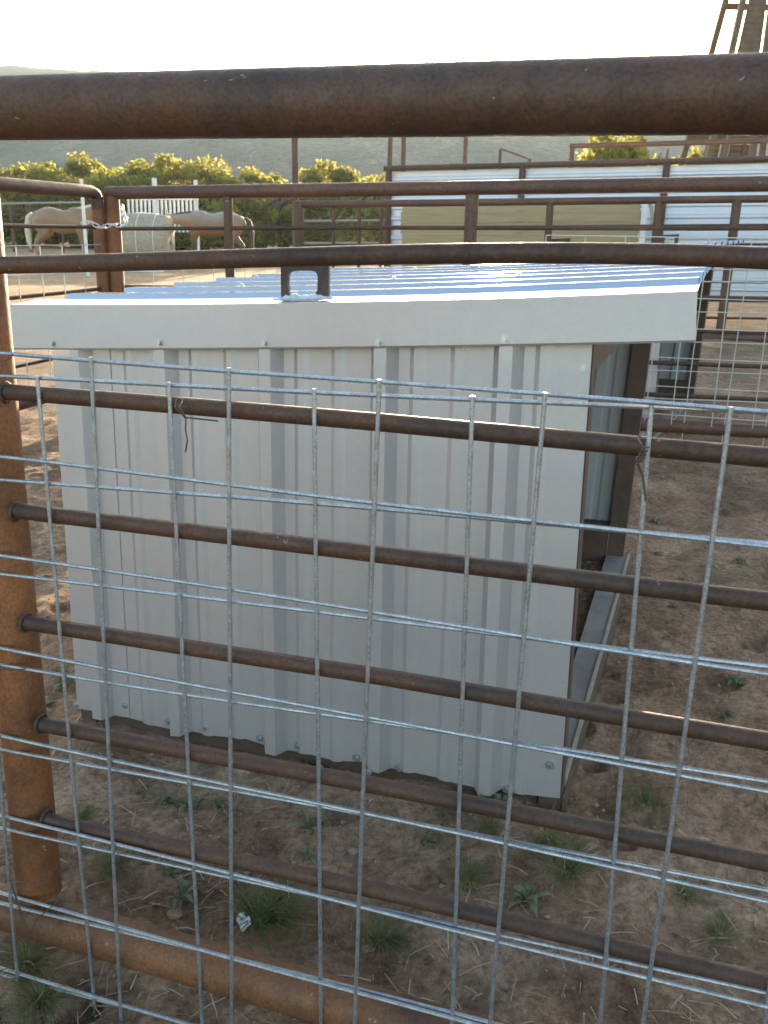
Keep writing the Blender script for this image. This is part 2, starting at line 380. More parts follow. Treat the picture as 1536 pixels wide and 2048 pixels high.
def wire_panel(name, base, a, d, nv, nh, sx, sy, label, group, i0=-2, seed=0, rw=0.0030, jit=0.0022):
    root = thing(name, base+d*sy*nh, label, 'wire mesh', group)
    nrm = np.cross(a, d)
    rg = np.random.default_rng(seed)
    for j in range(nh):
        p, q = base+a*sx*(i0-0.3)+d*sy*j, base+a*sx*(i0+nv-0.4)+d*sy*j
        pts = [p2+nrm*0.0 for p2 in wavy(p, q, 22, jit, seed*100+j)]
        o = smooth_shade(part('horizontal_wire', MB().tube(pts, rw, 8), M_WIRE, root))
    for i in range(nv):
        off = rg.normal(0, 0.0015)
        p, q = base+a*(sx*(i0+i)+off)-d*0.004, base+a*(sx*(i0+i)+rg.normal(0, 0.002))+d*(sy*(nh-1)+0.004)
        pts = [p2-np.array([0, 0.0048, 0]) for p2 in wavy(p, q, 22, jit, seed*100+50+i)]
        smooth_shade(part('vertical_wire', MB().tube(pts, rw, 8), M_WIRE, root))
    return root
tl = -0.0072
aA = e1*math.cos(tl)+u1*math.sin(tl); dA = -u1*math.cos(tl)+e1*math.sin(tl)
wire_panel('wire_mesh_panel', P0, aA, dA, 9, 11, 0.2032, 0.1514, 'galvanized wire mesh on the front fence whose top wire starts higher at the left', 'wire mesh panels tied to the front fence', -3, 1)
PB = P0+n1*0.0085
b0, b1 = on_plane(78, 757, PB, n1), on_plane(945, 797, PB, n1)
aB = (b1-b0)/np.linalg.norm(b1-b0); dB = np.cross(n1, aB); dB = dB/np.linalg.norm(dB)
if dB[2] > 0: dB = -dB
sB = np.linalg.norm(b1-b0)/3
wire_panel('wire_mesh_panel', b0, aB, dB, 9, 11, sB, 0.1495, 'galvanized wire mesh behind the other front one, its top wire lower at the left', 'wire mesh panels tied to the front fence', -3, 2)

def wire_tie(pxs, offs, label, r=0.0011, coil=None):
    mb = MB()
    for path, off in zip(pxs, offs):
        P = [on_rods(x, y, o) for (x, y), o in zip(path, off)]
        Q = []
        for i in range(len(P)-1):
            for t in np.linspace(0, 1, 5, endpoint=False): Q.append(lerp(P[i], P[i+1], t))
        Q.append(P[-1]); mb.tube(Q, r, 6)
    if coil:
        a_, b_ = on_rods(*coil[0], -0.032), on_rods(*coil[1], -0.032)
        mb.tube([lerp(a_, b_, t)+0.0035*np.array([math.cos(t*30), math.sin(t*30)*0.6, math.sin(t*30)*0.3]) for t in np.linspace(0, 1, 50)], r, 6)
    o = solid('wire_tie', mb, M_TIE, label, 'wire tie', 'twisted wire ties holding the mesh'); smooth_shade(o)
wire_tie([[(352, 800), (350, 815), (362, 826), (372, 838), (371, 860), (375, 880), (371, 904)], [(365, 800), (358, 815), (372, 835), (400, 838), (436, 842)], [(352, 800), (358, 797), (366, 800)]],
         [[-0.014, -0.032, -0.034, -0.03, -0.03, -0.03, -0.028], [-0.013, -0.033, -0.034, -0.026, -0.026], [-0.013, -0.01, -0.013]],
         'dark wire tie on the second rod at left, one tail hanging and one pointing right', 0.0011)
wire_tie([[(1274, 875), (1284, 890), (1290, 905), (1280, 920), (1275, 930), (1285, 950), (1291, 1003)], [(1278, 930), (1286, 952), (1289, 975), (1293, 1000)], [(1273, 876), (1277, 870), (1282, 874)]],
         [[-0.013, -0.03, -0.034, -0.034, -0.032, -0.03, -0.03], [-0.032, -0.031, -0.031, -0.031], [-0.013, -0.008, -0.013]],
         'rusty twisted wire tie on the second rod at right with its tail hanging down', 0.0011, ((1292, 895), (1276, 928)))
wire_tie([[(-20, 724), (10, 722), (22, 716), (25, 706), (24, 700)], ], [[-0.04, -0.037, -0.03, -0.02, -0.008]], 'thin wire tie round the orange post near its top', 0.0009)
wire_tie([[(-10, 1338), (20, 1340), (50, 1338), (68, 1325), (80, 1312)], [(50, 1290), (66, 1280), (74, 1270)]], [[-0.038, -0.039, -0.038, -0.03, -0.02], [-0.037, -0.034, -0.02]], 'thin wire tie round the orange post halfway up', 0.0009)
wire_tie([[(10, 1760), (40, 1764), (80, 1762), (105, 1745), (116, 1730)], [(24, 1770), (60, 1870), (72, 1840), (130, 1790)], [(20, 1760), (48, 1850), (58, 1870)]], [[-0.038, -0.039, -0.038, -0.03, -0.016], [-0.038, -0.042, -0.042, -0.04], [-0.038, -0.041, -0.042]], 'loose wire tie hooked round the foot of the orange post', 0.0009)

# ================================================================== SHELTER
HY, HL = 0.3215, 0.0862
nH = np.array([math.sin(HY), math.cos(HY), 0.0]); hn = np.array([math.sin(HY)*math.cos(HL), math.cos(HY)*math.cos(HL), -math.sin(HL)])
HP = np.array([0.3923, 1.6333, 0.0])
c_bl, c_br, c_tl, c_tr = (on_plane(x, y, HP, hn) for x, y in ((157, 1430), (1118, 1615), (105, 690), (1185, 684)))
HW, HH, HD = 1.22, 0.95, 1.60
dBack = np.array([math.sin(HY), math.cos(HY), 0.006]); dBack = dBack/np.linalg.norm(dBack)
def hut(s, d, t):
    """point of the shelter: s along the near wall, d into it, t up"""
    a, b = s/HW, t/HH
    return (c_bl*(1-a)+c_br*a)*(1-b)+(c_tl*(1-a)+c_tr*a)*b+dBack*d+(c_br-c_bl)*(0.030*t*d/HW)
def px_to_st(px, py, d=0.0):
    s, t = 0.6, 0.5
    for _ in range(30):
        def e(s, t):
            w = hut(s, d, t)-CAM; z = w @ FW
            return np.array([768+F*(w @ RT)/z-px, 1024-F*(w @ UP)/z-py])
        r = e(s, t); J = np.stack([(e(s+1e-4, t)-r)/1e-4, (e(s, t+1e-4)-r)/1e-4], 1)
        ds = np.linalg.solve(J, -r); s += ds[0]; t += ds[1]
    return s, t
def hbox(s0, s1, d0, d1, t0, t1):
    return MB().hexa([hut(s, d, t) for t in (t0, t1) for d in (d0, d1) for s in (s0, s1)])
shelter = thing('metal_shelter', hut(HW/2, HD/2, 0), 'low sheet metal shelter right behind the front fence, corrugated wall facing the camera', 'animal shelter', 'small metal shelters in the pens')

rib_px = [(151, 177), (320, 345), (529, 554), (756, 785), (1004, 1034)]
ribs = [(px_to_st(x0, 692)[0]+px_to_st(x1, 692)[0])/2 for x0, x1 in rib_px]
minor = [px_to_st(x, 691)[0] for x in (258, 390, 460, 603, 678, 837, 919, 1090)]
def wall_profile(lo, hi, ribs, minor, h=0.030, hm=0.005):
    P = [(lo, 0.0)]
    ev = sorted([(r, 'R') for r in ribs if lo+.03 < r < hi-.03]+[(r, 'm') for r in minor if lo+.02 < r < hi-.02])
    for r, k in ev:
        if k == 'R': P += [(r-0.030, 0.0), (r-0.013, h), (r+0.013, h), (r+0.030, 0.0)]
        else: P += [(r-0.017, 0.0), (r-0.007, hm), (r+0.007, hm), (r+0.017, 0.0)]
    P.append((hi, 0.0)); return P
def sheet(profile, fn, t0, t1, nt=2, thick=0.0012, jit=0):
    """corrugated sheet; profile = (s, out); fn(s, out, t) -> point; closed solid"""
    mb = MB(); k = len(profile); V = []
    for side in (0, 1):
        for j in range(nt):
            for (s, o) in profile:
                t = t0+(t1-t0)*j/(nt-1)
                V.append(fn(s, o-(thick if side else 0), t+(jit*math.sin(s*17)+jit*0.7*math.sin(s*41+1) if j == 0 else 0)))
    F_ = []
    for side in (0, 1):
        b = side*k*nt
        for j in range(nt-1):
            for i in range(k-1):
                q = (b+j*k+i, b+j*k+i+1, b+(j+1)*k+i+1, b+(j+1)*k+i); F_.append(q if side == 0 else q[::-1])
    o = k*nt
    for i in range(k-1):
        F_.append((i, o+i, o+i+1, i+1)); e = (nt-1)*k; F_.append((e+i, e+i+1, o+e+i+1, o+e+i))
    for j in range(nt-1):
        F_.append((j*k, (j+1)*k, o+(j+1)*k, o+j*k)); F_.append((j*k+k-1, o+j*k+k-1, o+(j+1)*k+k-1, (j+1)*k+k-1))
    mb.add(V, F_); return mb
split = px_to_st(212, 692)[0]
w1 = part('wall_panel', sheet(wall_profile(0, split+0.01, ribs, minor), lambda s, o, t: hut(s, -o-0.002, t), 0.018, HH, 8, 0.0012, 0.003), M_SHEET, shelter)
w2 = part('wall_panel', sheet(wall_profile(split, HW, ribs, minor), lambda s, o, t: hut(s, -o, t), 0.015, HH, 8, 0.0012, 0.004), M_SHEET, shelter)
even = [0.1+i*0.229 for i in range(8)]; evm = [0.1+i*0.229+q for i in range(8) for q in (0.08, 0.15)]
part('back_wall', sheet(wall_profile(0, HW, even, evm), lambda s, o, t: hut(s, HD+o, t), 0.12, HH, 2), M_SHADED_LINER, shelter)
part('side_wall', sheet(wall_profile(0.01, HD-.01, even, evm), lambda s, o, t: hut(-o-0.002, s, t), 0.02, HH, 2), M_SHEET, shelter)
# frame
for (s0, s1, d0, d1) in ((0.01, 0.05, 0.004, 0.05), (HW-0.045, HW+0.003, 0.004, 0.05), (0.01, 0.05, HD-.05, HD-.003), (HW-0.055, HW+0.004, HD-0.06, HD-.003)):
    part('corner_post', hbox(s0, s1, d0, d1, -0.03, HH), M_FRAME, shelter)
part('base_rail', hbox(0.0, HW-0.05, 0.012, 0.06, -0.05, 0.05), M_FRAME, shelter)
part('base_rail', hbox(0.05, HW-0.06, HD-.06, HD-.012, -0.03, 0.14), M_FRAME, shelter)
part('base_rail', hbox(0.004, 0.05, 0.062, HD-.062, -0.05, 0.05), M_FRAME, shelter)
part('header_beam', hbox(HW-0.05, HW, 0.052, HD-.062, HH-0.06, HH+0.001), M_FRAME, shelter)
def skew_box(s0, s1, g0, g1, t0, t1, d0, d1):     # edges s0..s1 in front open to g0..g1 at the back
    return MB().hexa([hut(a_, d, t) for t in (t0, t1) for d, pr in ((d0, (s0, s1)), (d1, (g0, g1))) for a_ in pr])
sill = part('door_sill', skew_box(HW-0.055, HW-0.002, HW-0.055, HW+0.020, -0.06, 0.030, 0.052, HD-.063), M_SILL, shelter)
part('sill_edge', skew_box(HW-0.002, HW+0.005, HW+0.020, HW+0.028, -0.06, 0.036, 0.052, HD-0.04), M_LIP, sill)
part('sill_skirt', skew_box(HW+0.005, HW+0.013, HW+0.028, HW+0.042, -0.06, 0.020, 0.0, HD-0.03), M_FRAME, sill)
# fascia and roof
f_tl, f_tr, f_bl, f_br = (px_to_st(x, y, -0.036) for x, y in ((20, 609), (1395, 582), (22, 696), (1391, 680)))
f_tm, f_bm = px_to_st(760, 603, -0.036), px_to_st(760, 692, -0.036)
def arc(p, q, r, s):            # quadratic through left, middle, right points
    x = np.array([p[0], q[0], r[0]]); y = np.array([p[1], q[1], r[1]]); c = np.polyfit(x, y, 2); return float(np.polyval(c, s))
mb = MB(); S = np.linspace(f_tl[0], f_tr[0], 15); V = []; dep = 0.10
def slo(i): return lerp(f_bl[0], f_br[0], i/14)
for i, s in enumerate(S):
    tt = arc(f_tl, f_tm, f_tr, s); tb = arc(f_bl, f_bm, f_br, slo(i))
    V += [hut(slo(i), -0.034, tb-0.004), hut(slo(i), -0.036, tb), hut(s, -0.036, tt), hut(s+0.004*0, dep-0.036, tt+0.006), hut(s, dep-0.036, tt+0.0045), hut(s, -0.0345, tt-0.0015), hut(slo(i), -0.0345, tb)]
K = 7; F_ = []
for i in range(14):
    for k in range(K):
        a_, b_ = i*K+k, i*K+(k+1) % K; F_.append((a_, a_+K, b_+K, b_))
F_.append(tuple(range(K))); F_.append(tuple(range(14*K, 15*K))[::-1]); mb.add(V, F_)
fascia = part('fascia_trim', mb, M_SHEET, shelter)
roof_prof = [(0.02, 0.0)]
RD = HD+0.09; k = 0
while 0.118+k*0.2286 < RD:
    c0 = 0.118+k*0.2286
    roof_prof += [(c0-0.034, 0.0), (c0-0.024, 0.017), (c0+0.024, 0.017), (c0+0.034, 0.0)]
    for q in ():
        if c0+q+0.02 < RD: roof_prof += [(c0+q-0.012, 0.0), (c0+q-0.006, 0.005), (c0+q+0.006, 0.005), (c0+q+0.012, 0.0)]
    k += 1
roof_prof.append((RD, 0.0))
def roof_pt(d, o, s):
    tt = arc(f_tl, f_tm, f_tr, s)-0.001+0.007*d
    return hut(s, d, tt+o)
roof_prof_w = [(d, o) for d, o in roof_prof]
roof = part('roof_sheet', sheet(roof_prof_w, lambda d, o, s: roof_pt(d, o, s+0.0), f_tl[0]+0.055, f_tr[0]-0.004, 10, 0.0012), M_ROOF, shelter)
# screws (shared mesh)
def screw_mesh():
    mb = MB(); z = np.array([0, 0, 1.0])
    mb.tube([z*0, z*0.0012], 0.0085, 12); mb.tube([z*0.0012, z*0.0062], 0.0052, 6)
    return mesh_from('screw', mb.v, mb.f)
SCREW = screw_mesh(); SCREW.materials.append(M_SCREW)
def screw(p, nrm, parent):
    o = link('screw', SCREW, None, parent, p-origin(parent))
    o.rotation_mode = 'QUATERNION'; o.rotation_quaternion = Vector(nrm).to_track_quat('Z', 'Y'); return o
for x, y in ((105, 687), (319, 686), (529, 686), (757, 685), (1010, 679)):
    s, t = px_to_st(x, y, -0.036); screw(hut(s, -0.0365, t), -hn, shelter)
for x, y in ((152, 1410), (250, 1411), (337, 1443), (412, 1456), (519, 1477), (596, 1492), (712, 1516), (746, 1529), (798, 1536), (1013, 1579), (1099, 1531), (1167, 737)):
    s, t = px_to_st(x, y, -0.002)
    o = max([np.interp(s, [r-0.030, r-0.013, r+0.013, r+0.030], [0, 0.03, 0.03, 0], 0, 0) for r in ribs]+[0])
    screw(hut(s, -0.002-o, t), -hn, shelter)
upn = np.cross(dBack, c_br-c_bl); upn = upn/np.linalg.norm(upn); upn = upn if upn[2] > 0 else -upn
for q, ci in ((0.30, 1), (0.62, 2), (0.95, 2), (1.28, 4), (0.45, 5), (0.1, 3)):
    screw(roof_pt(0.118+ci*0.2286, 0.0175, q), upn, shelter)
# lifting plates with a cut-out, welded through the roof
def lifting_plate(cx_s, d, w, h, parent, seedv):
    t0 = arc(f_tl, f_tm, f_tr, cx_s)+0.004; r = np.random.default_rng(seedv)
    n = 28; outer = []; inner = []
    for i in range(n):
        an = 2*math.pi*i/n+math.pi/4; c, s = math.cos(an), math.sin(an); m = max(abs(c), abs(s))
        outer.append((c/m*w/2, s/m*h/2+h/2))
        q = (abs(c)**5+abs(s)**5)**(-1/5.0)
        inner.append((c*q*w*0.315*(1+r.normal(0, .02))-0.004, s*q*h*0.33*(1+r.normal(0, .02))+h*0.455))
    V = []
    for dd in (0.0, 0.009):
        for ring in (outer, inner):
            V += [hut(cx_s+x, d+dd, t0+y) for x, y in ring]
    F2 = []
    for i in range(n):
        j = (i+1) % n
        F2 += [(i, j, n+j, n+i), (2*n+j, 2*n+i, 3*n+i, 3*n+j), (i, 2*n+i, 2*n+j, j), (n+j, 3*n+j, 3*n+i, n+i)]
    mb = MB(); mb.add(V, F2); pl_ = part('lifting_plate', mb, M_BRACKET, parent)
    mb = MB(); L = 30
    for i in range(L):
        x = lerp(-w*0.62, w*0.60, i/(L-1)); rr = 0.006*(0.35+0.65*math.sin(math.pi*i/(L-1)))*r.uniform(0.7, 1.25)
        ctr = hut(cx_s+x, d-0.004+r.normal(0, .0015), t0+0.002)
        ax = (c_br-c_bl)/HW
        mb.tube([ctr-ax*rr*0.9-upn*rr*0.5, ctr-ax*rr*0.5+upn*rr*0.3, ctr+upn*rr*0.75, ctr+ax*rr*0.5+upn*rr*0.3, ctr+ax*rr*0.9-upn*rr*0.5], [rr*.6, rr, rr*1.15, rr, rr*.6], 8)
    part('sealant_bead', mb, M_SEAL, pl_, True)
s_l, t_l = px_to_st(562, 600, 0.0); s_r, _ = px_to_st(656, 598, 0.0)
lifting_plate((s_l+s_r)/2, 0.0, s_r-s_l, 0.075, shelter, 1)
lifting_plate(0.93, HD-0.12, s_r-s_l, 0.082, shelter, 2)

# second shelter, farther back in the next pen: a copy turned and moved
sh2 = copy_tree(shelter)
sh2['label'] = 'farther sheet metal shelter beyond the middle fence, only roof tip and pale corner showing'
tgt = at(1300, 893, 5.0); rot2 = -0.13
cur = hut(HW, 0, 0)-np.array(shelter.location)
Rz = np.array([[math.cos(rot2), -math.sin(rot2), 0], [math.sin(rot2), math.cos(rot2), 0], [0, 0, 1]])
sh2.location = [float(v) for v in (tgt-Rz @ cur)]; sh2.rotation_euler = (0, 0, rot2)

# ================================================================== MIDDLE FENCE with gate
def level(p, dz): return p+np.array([0, 0, dz])
T0, T1 = at(222, 386, 5.40), at(1500, 368, 4.42)
U2 = (T1-T0)/np.linalg.norm(T1-T0); T2 = T1+U2*1.2
mid = thing('pipe_fence', level(T0, -1.25), 'rusty pipe fence across the pen behind the near shelter, hung on the gate post', 'fence')
tube_part('top_rail', [T0-U2*0.03, lerp(T0, T2, .5), T2], 0.037, M_FARPIPE, mid, 20)
GZ2 = [float(g_base(*(lerp(T0, T2, t)[:2]))) for t in (0, 1)]
def mid_at(px):                      # point of the rail line over image column px
    n = np.cross(U2, [0, 0, 1.0]); return on_plane(px, 380, T0, n)
drops = [-0.205, -0.375, -0.545, -0.715, -0.885, -1.055]
for dz in drops: tube_part('rod', [level(T0, dz), level(lerp(T0, T2, .35), dz+0.004), level(lerp(T0, T2, .7), dz-0.003), level(T2, dz)], 0.0118, M_ROD, mid, 10)
tube_part('bottom_rail', [level(T0, -1.225), level(T2, -1.225)], 0.0365, M_FARPIPE, mid, 16)
for px, r in ((455, 0.027), (945, 0.036), (1640, 0.036)):
    p = mid_at(px); p[2] = lerp(T0, T2, (p[0]-T0[0])/(T2[0]-T0[0]))[2]
    tube_part('post', [level(p, -0.03), level(p, -1.35)], r, M_FARPIPE, mid, 16)
gp = T0-U2*0.0
tube_part('gate_post', [level(gp, -0.02), level(gp, -1.40)], 0.047, M_POST, mid, 20, 'thick orange gate post')
# wire mesh on it (right part two overlapping sheets, left part one)
def back_mesh(p, a, nv, nh, sx, sy, label, group, tilt, seed):
    a = a/np.linalg.norm(a); up = np.array([0, 0, 1.0]); d = -(up*math.cos(tilt)+a*math.sin(tilt)); a = a*math.cos(tilt)-up*math.sin(tilt)
    root = thing('wire_mesh_panel', p+d*sy*nh, label, 'wire mesh', group)
    for j in range(nh): part('horizontal_wire', MB().tube(wavy(p+d*sy*j, p+d*sy*j+a*sx*(nv-1), 8, 0.003, seed+j), 0.0029, 5), M_FARWIRE, root)
    for i in range(nv): part('vertical_wire', MB().tube(wavy(p+a*sx*i, p+a*sx*i+d*sy*(nh-1), 8, 0.003, seed+40+i), 0.0029, 5), M_FARWIRE, root)
nm = np.cross(U2, [0, 0, 1.0]); nm = nm if nm[1] < 0 else -nm
q = mid_at(1100); q[2] = T1[2]-0.262
back_mesh(q+nm*0.02, U2, 14, 8, 0.2032, 0.1514, 'higher of two pale wire meshes on the right of the middle fence', 'wire mesh on the middle fence', 0.012, 300)
q = mid_at(1068); q[2] = T1[2]-0.345
back_mesh(q+nm*0.03, U2, 14, 7, 0.2032, 0.1514, 'lower of two pale wire meshes on the right of the middle fence', 'wire mesh on the middle fence', -0.008, 400)
q = mid_at(240); q[2] = T0[2]-0.40
back_mesh(q+nm*0.02, U2, 8, 6, 0.2032, 0.1514, 'faint wire mesh on the left of the middle fence beside the gate post', 'wire mesh on the middle fence', 0.0, 500)

# gate, running towards the camera on the left
G0 = at(193, 384, 5.36); vdir = np.array([-0.30, -1.0, 0.0]); vdir = vdir/np.linalg.norm(vdir)
q = at(0, 377, 4.55); vdir = (q-G0); vdir[2] = 0.0; vdir = vdir/np.linalg.norm(vdir)
gate = thing('pipe_gate', level(G0, -1.2), 'rusty pipe gate with a rounded top corner at the left, chained to the gate post', 'gate')
GL = 2.3
arcp = [G0+np.array([0, 0, -0.10]), G0+np.array([0, 0, -0.04])+vdir*0.004, G0+np.array([0, 0, -0.012])+vdir*0.02, G0+vdir*0.06, G0+vdir*0.3, G0+vdir*GL]
tube_part('top_rail', arcp, 0.036, M_FARPIPE, gate, 18)
tube_part('stile', [level(G0, -0.10), level(G0, -1.16)], 0.036, M_POST, gate, 18)
tube_part('stile', [level(G0+vdir*GL, 0), level(G0+vdir*GL, -1.16)], 0.036, M_POST, gate, 12)
for dz in (-0.20, -0.375, -0.56, -0.74, -0.915): tube_part('rod', [level(G0, dz), level(G0+vdir*GL, dz)], 0.0118, M_ROD, gate, 10)
tube_part('bottom_rail', [level(G0, -1.12), level(G0+vdir*GL, -1.12)], 0.033, M_FARPIPE, gate, 14)
gn = np.cross(vdir, [0, 0, 1.0]); gn = gn if gn[0] > 0 else -gn
q = level(G0+vdir*0.02+gn*0.02, -0.30)
back_mesh(q, vdir, 11, 6, 0.2032, 0.1514, 'pale wire mesh fixed to the left gate', 'wire mesh on the middle fence', 0.0, 600)
# chain
def link_mesh():
    P = []
    for i in range(16):
        an = 2*math.pi*i/16; P.append(np.array([0.0155*math.cos(an)+(0.007 if math.cos(an) > 0 else -0.007), 0.0105*math.sin(an), 0]))
    mb = MB(); P.append(P[0]); mb.tube(P, 0.0033, 6, False); return mesh_from('chain_link', mb.v, mb.f, True)
LK = link_mesh(); LK.materials.append(M_CHAIN)
cpx = [(170, 446), (181, 444), (192, 451), (203, 455), (214, 452), (224, 449), (234, 450), (243, 451), (250, 449), (252, 442), (249, 434), (247, 425), (245, 416)]
CH = [at(x, y, 5.18+0.0*i) for i, (x, y) in enumerate(cpx)]
L = [0]; 
for i in range(1, len(CH)): L.append(L[-1]+np.linalg.norm(CH[i]-CH[i-1]))
chain = thing('chain', CH[4], 'galvanized chain looped round the gate frame and gate post', 'chain')
nl = int(L[-1]/0.034)
for i in range(nl+1):
    s = i*L[-1]/nl; p = np.array([np.interp(s, L, [c[k] for c in CH]) for k in range(3)])
    s2 = min(L[-1], s+0.01); p2 = np.array([np.interp(s2, L, [c[k] for c in CH]) for k in range(3)]); s1 = max(0, s-0.01); p1 = np.array([np.interp(s1, L, [c[k] for c in CH]) for k in range(3)])
    t = Vector(p2-p1).normalized(); o = link('chain_link', LK, None, chain, p-np.array(chain.location))
    qx = t.to_track_quat('X', 'Z'); o.rotation_mode = 'QUATERNION'; o.rotation_quaternion = qx @ Vector((1, 0, 0)).rotation_difference(Vector((1, 0, 0))) @ __import__('mathutils').Quaternion((1, 0, 0), math.radians(20 if i % 2 else 100))

# ================================================================== THIRD FENCE, white wall, planks
A0, A1 = at(600, 409, 9.7), at(1500, 398, 8.7); UA = (A1-A0)/np.linalg.norm(A1-A0); A2 = A1+UA*2
far = thing('pipe_fence', level(A0, -1.4), 'farther rusty pipe fence in front of the white sheet wall and tan boards', 'fence')
tube_part('top_rail', [A0-UA*0.06, A2], 0.037, M_FARPIPE, far, 14)
def drop_to(p, zz): q = np.array(p, float); q[2] = zz; return q
GA = float(g_base(A0[0], A0[1]))
for dz in (-0.24, -0.42, -0.60, -0.78, -0.96, -1.13): tube_part('rod', [level(A0, dz), level(A2, dz)], 0.0125, M_ROD, far, 8)
tube_part('bottom_rail', [level(A0, -1.30), level(A2, -1.34)], 0.036, M_FARPIPE, far, 10)
nA = np.cross(UA, [0, 0, 1.0])
def fa(px): p = on_plane(px, 405, A0, nA); return lerp(A0, A1, (p[0]-A0[0])/(A1[0]-A0[0]))
for px, r in ((597, 0.054), (1101, 0.037), (1318, 0.037), (1474, 0.045)):
    p = fa(px); tube_part('post', [level(p, 0.0 if r < .05 else 0.03), drop_to(p, GA-0.1)], r, M_FARPIPE, far, 12)
# little barred gate in it
gt = thing('barred_gate', drop_to(fa(690), GA), 'small barred gate of upright and level bars in the farther fence', 'gate')
for px in (667, 719, 763):
    p = fa(px)-nA*0; tube_part('upright_bar', [level(p, -0.04)+UA*0, level(p, -1.25)], 0.018, M_FARPIPE, gt, 8)
for dz in (-0.17, -0.40): 
    p, q2 = fa(606), fa(770); off = np.array([0, 0.05, 0]); tube_part('level_bar', [level(p, dz)+off, level(q2, dz)+off], 0.012, M_LIP, gt, 8)  # pale material paints the sun on these pipe bars

W0, W1 = at(778, 337, 11.0), at(1536, 318, 9.7); UW = (W1-W0)/np.linalg.norm(W1-W0); W2 = W1+UW*3.5; LW = np.linalg.norm(W2-W0)
nW = np.cross(UW, [0, 0, 1.0]); nW = nW/np.linalg.norm(nW); nW = nW if nW[1] < 0 else -nW; nW[2] = 0
wall = thing('sheet_metal_wall', drop_to(lerp(W0, W2, .4), 0.16), 'long white corrugated sheet wall in a rusty pipe frame at the back of the pens', 'wall')
tube_part('top_rail', [W0-UW*0.06, W2], 0.034, M_FARPIPE, wall, 14)
nA_ = nW
def wa(px): p = on_plane(px, 330, W0, nW); return lerp(W0, W1, (p[0]-W0[0])/(W1[0]-W0[0]))
for px, r in ((778, 0.040), (1046, 0.040), (1334, 0.040), (1620, 0.04)):
    p = wa(px)+nW*0.0; tube_part('post', [p, drop_to(p, 0.05)], r, M_FARPIPE, wall, 12)
def wall_sheet(t0, t1, z0, z1):
    prof = []; z = z0; k = 0
    prof = [(z0, 0.0)]; zz = z0+0.07
    while zz+0.05 < z1:
        prof += [(zz-0.028, 0), (zz-0.012, 0.03), (zz+0.012, 0.03), (zz+0.028, 0)]
        zz += 0.1016 if k % 2 == 0 else 0.127; k += 1
    prof.append((z1, 0.0))
    P, Q = lerp(W0, W2, t0), lerp(W0, W2, t1)
    part('wall_sheet', sheet(prof, lambda z, o, t: lerp(P, Q, t)*np.array([1, 1, 0])+np.array([0, 0, z+(lerp(P, Q, t)[2]-W0[2])])+nW*(o-0.05), 0, 1, 2, 0.001), M_WHITESHEET, wall)
zt = W0[2]-0.04; zb = zt-1.40
hw = lambda px: np.linalg.norm(wa(px)-W0)/LW
wall_sheet(0.004, hw(1046)-.001, zb, zt); wall_sheet(hw(1046)+.001, hw(1334)-.001, zb, zt); wall_sheet(hw(1334)+.001, 1.0, zb, zt)
tube_part('bottom_rail', [level(W0, -1.47), level(W2, -1.47)], 0.03, M_FARPIPE, wall, 10)

# tan boards stacked on edge against the wall
Bd0, Bd1 = at(808, 412, 10.35), at(1284, 408, 9.75)
boards = thing('board_stack', drop_to(lerp(Bd0, Bd1, .5), 0.18), 'tan wooden boards stacked on edge against the white sheet wall', 'lumber')
hts = [0.065, 0.115, 0.125, 0.10, 0.13, 0.115, 0.12, 0.12]; z = 0.0; UB = (Bd1-Bd0)/np.linalg.norm(Bd1-Bd0)
for i, h in enumerate(hts):
    p, q2 = Bd0+UB*random.uniform(-.03, .03), Bd1+UB*random.uniform(-.02, .02); c = lerp(p, q2, .5)+np.array([0, 0, -z-h/2])
    part('board', MB().box(c+nW*(0.009*(i % 2)+random.uniform(0, .008)), (q2-p)/2, nW*0.02, np.array([0, 0, h/2-0.0012])), M_PLANK, boards)
    for bpx in range(0):
        pass
    z += h
for px in (1292,):
    p = at(px, 405, 9.7); q2 = drop_to(p, 0.15)
    part('stake', MB().box(lerp(p, q2, .5), UB*0.03, nW*0.03, np.array([0, 0, (p[2]-q2[2])/2])), M_WHITE, boards)
    pc = [at(1296+x, y, 9.68) for x, y in ((0, 402), (6, 412), (8, 424), (9, 440), (7, 456))]
    part('curved_batten', MB().tube(pc, 0.018, 8), M_PLANK, boards, True)

# pipes standing beyond the white wall
def upright(px, py, z, r, label, bend=None):
    p = at(px, py, z); base = drop_to(p, float(g_base(p[0], p[1]))-0.05); mb = MB().tube([base, p], r, 12)
    if bend is not None: mb.tube([p, at(bend[0], bend[1], z+0.6)], r*0.9, 10)
    o = solid('pipe_post', mb, M_FARPIPE, label, 'post', 'tall pipe posts beyond the fences'); smooth_shade(o)
upright(589, 205, 13.0, 0.047, 'tall rusty post standing alone beyond the farther fence, left of the white wall')
upright(782, 225, 11.6, 0.033, 'left one of two close rusty posts at the white wall left end')
upright(809, 228, 12.2, 0.033, 'right one of two close rusty posts at the white wall left end')
upright(932, 272, 12.6, 0.030, 'rusty post with a sloping pipe at its head, behind the white wall', (885, 263))
mb = MB(); z = 12.4; mb.tube([drop_to(at(1001, 300, z), 0.2), at(1001, 300, z), at(1003, 297, z), at(1059, 318, z-.8), drop_to(at(1059, 318, z-.8), 0.2)], 0.021, 10)
smooth_shade(solid('pipe_handrail', mb, M_FARPIPE, 'short sloping pipe handrail showing over the white wall', 'handrail'))
fr = thing('pipe_barrier', drop_to(at(1143, 292, 12.5), 0.2), 'rusty pipe barrier with one rail standing above the white wall at the right', 'barrier')
p, q2 = at(1140, 292, 12.5), at(1620, 279, 11.2); tube_part('top_rail', [p, q2], 0.033, M_FARPIPE, fr, 10)
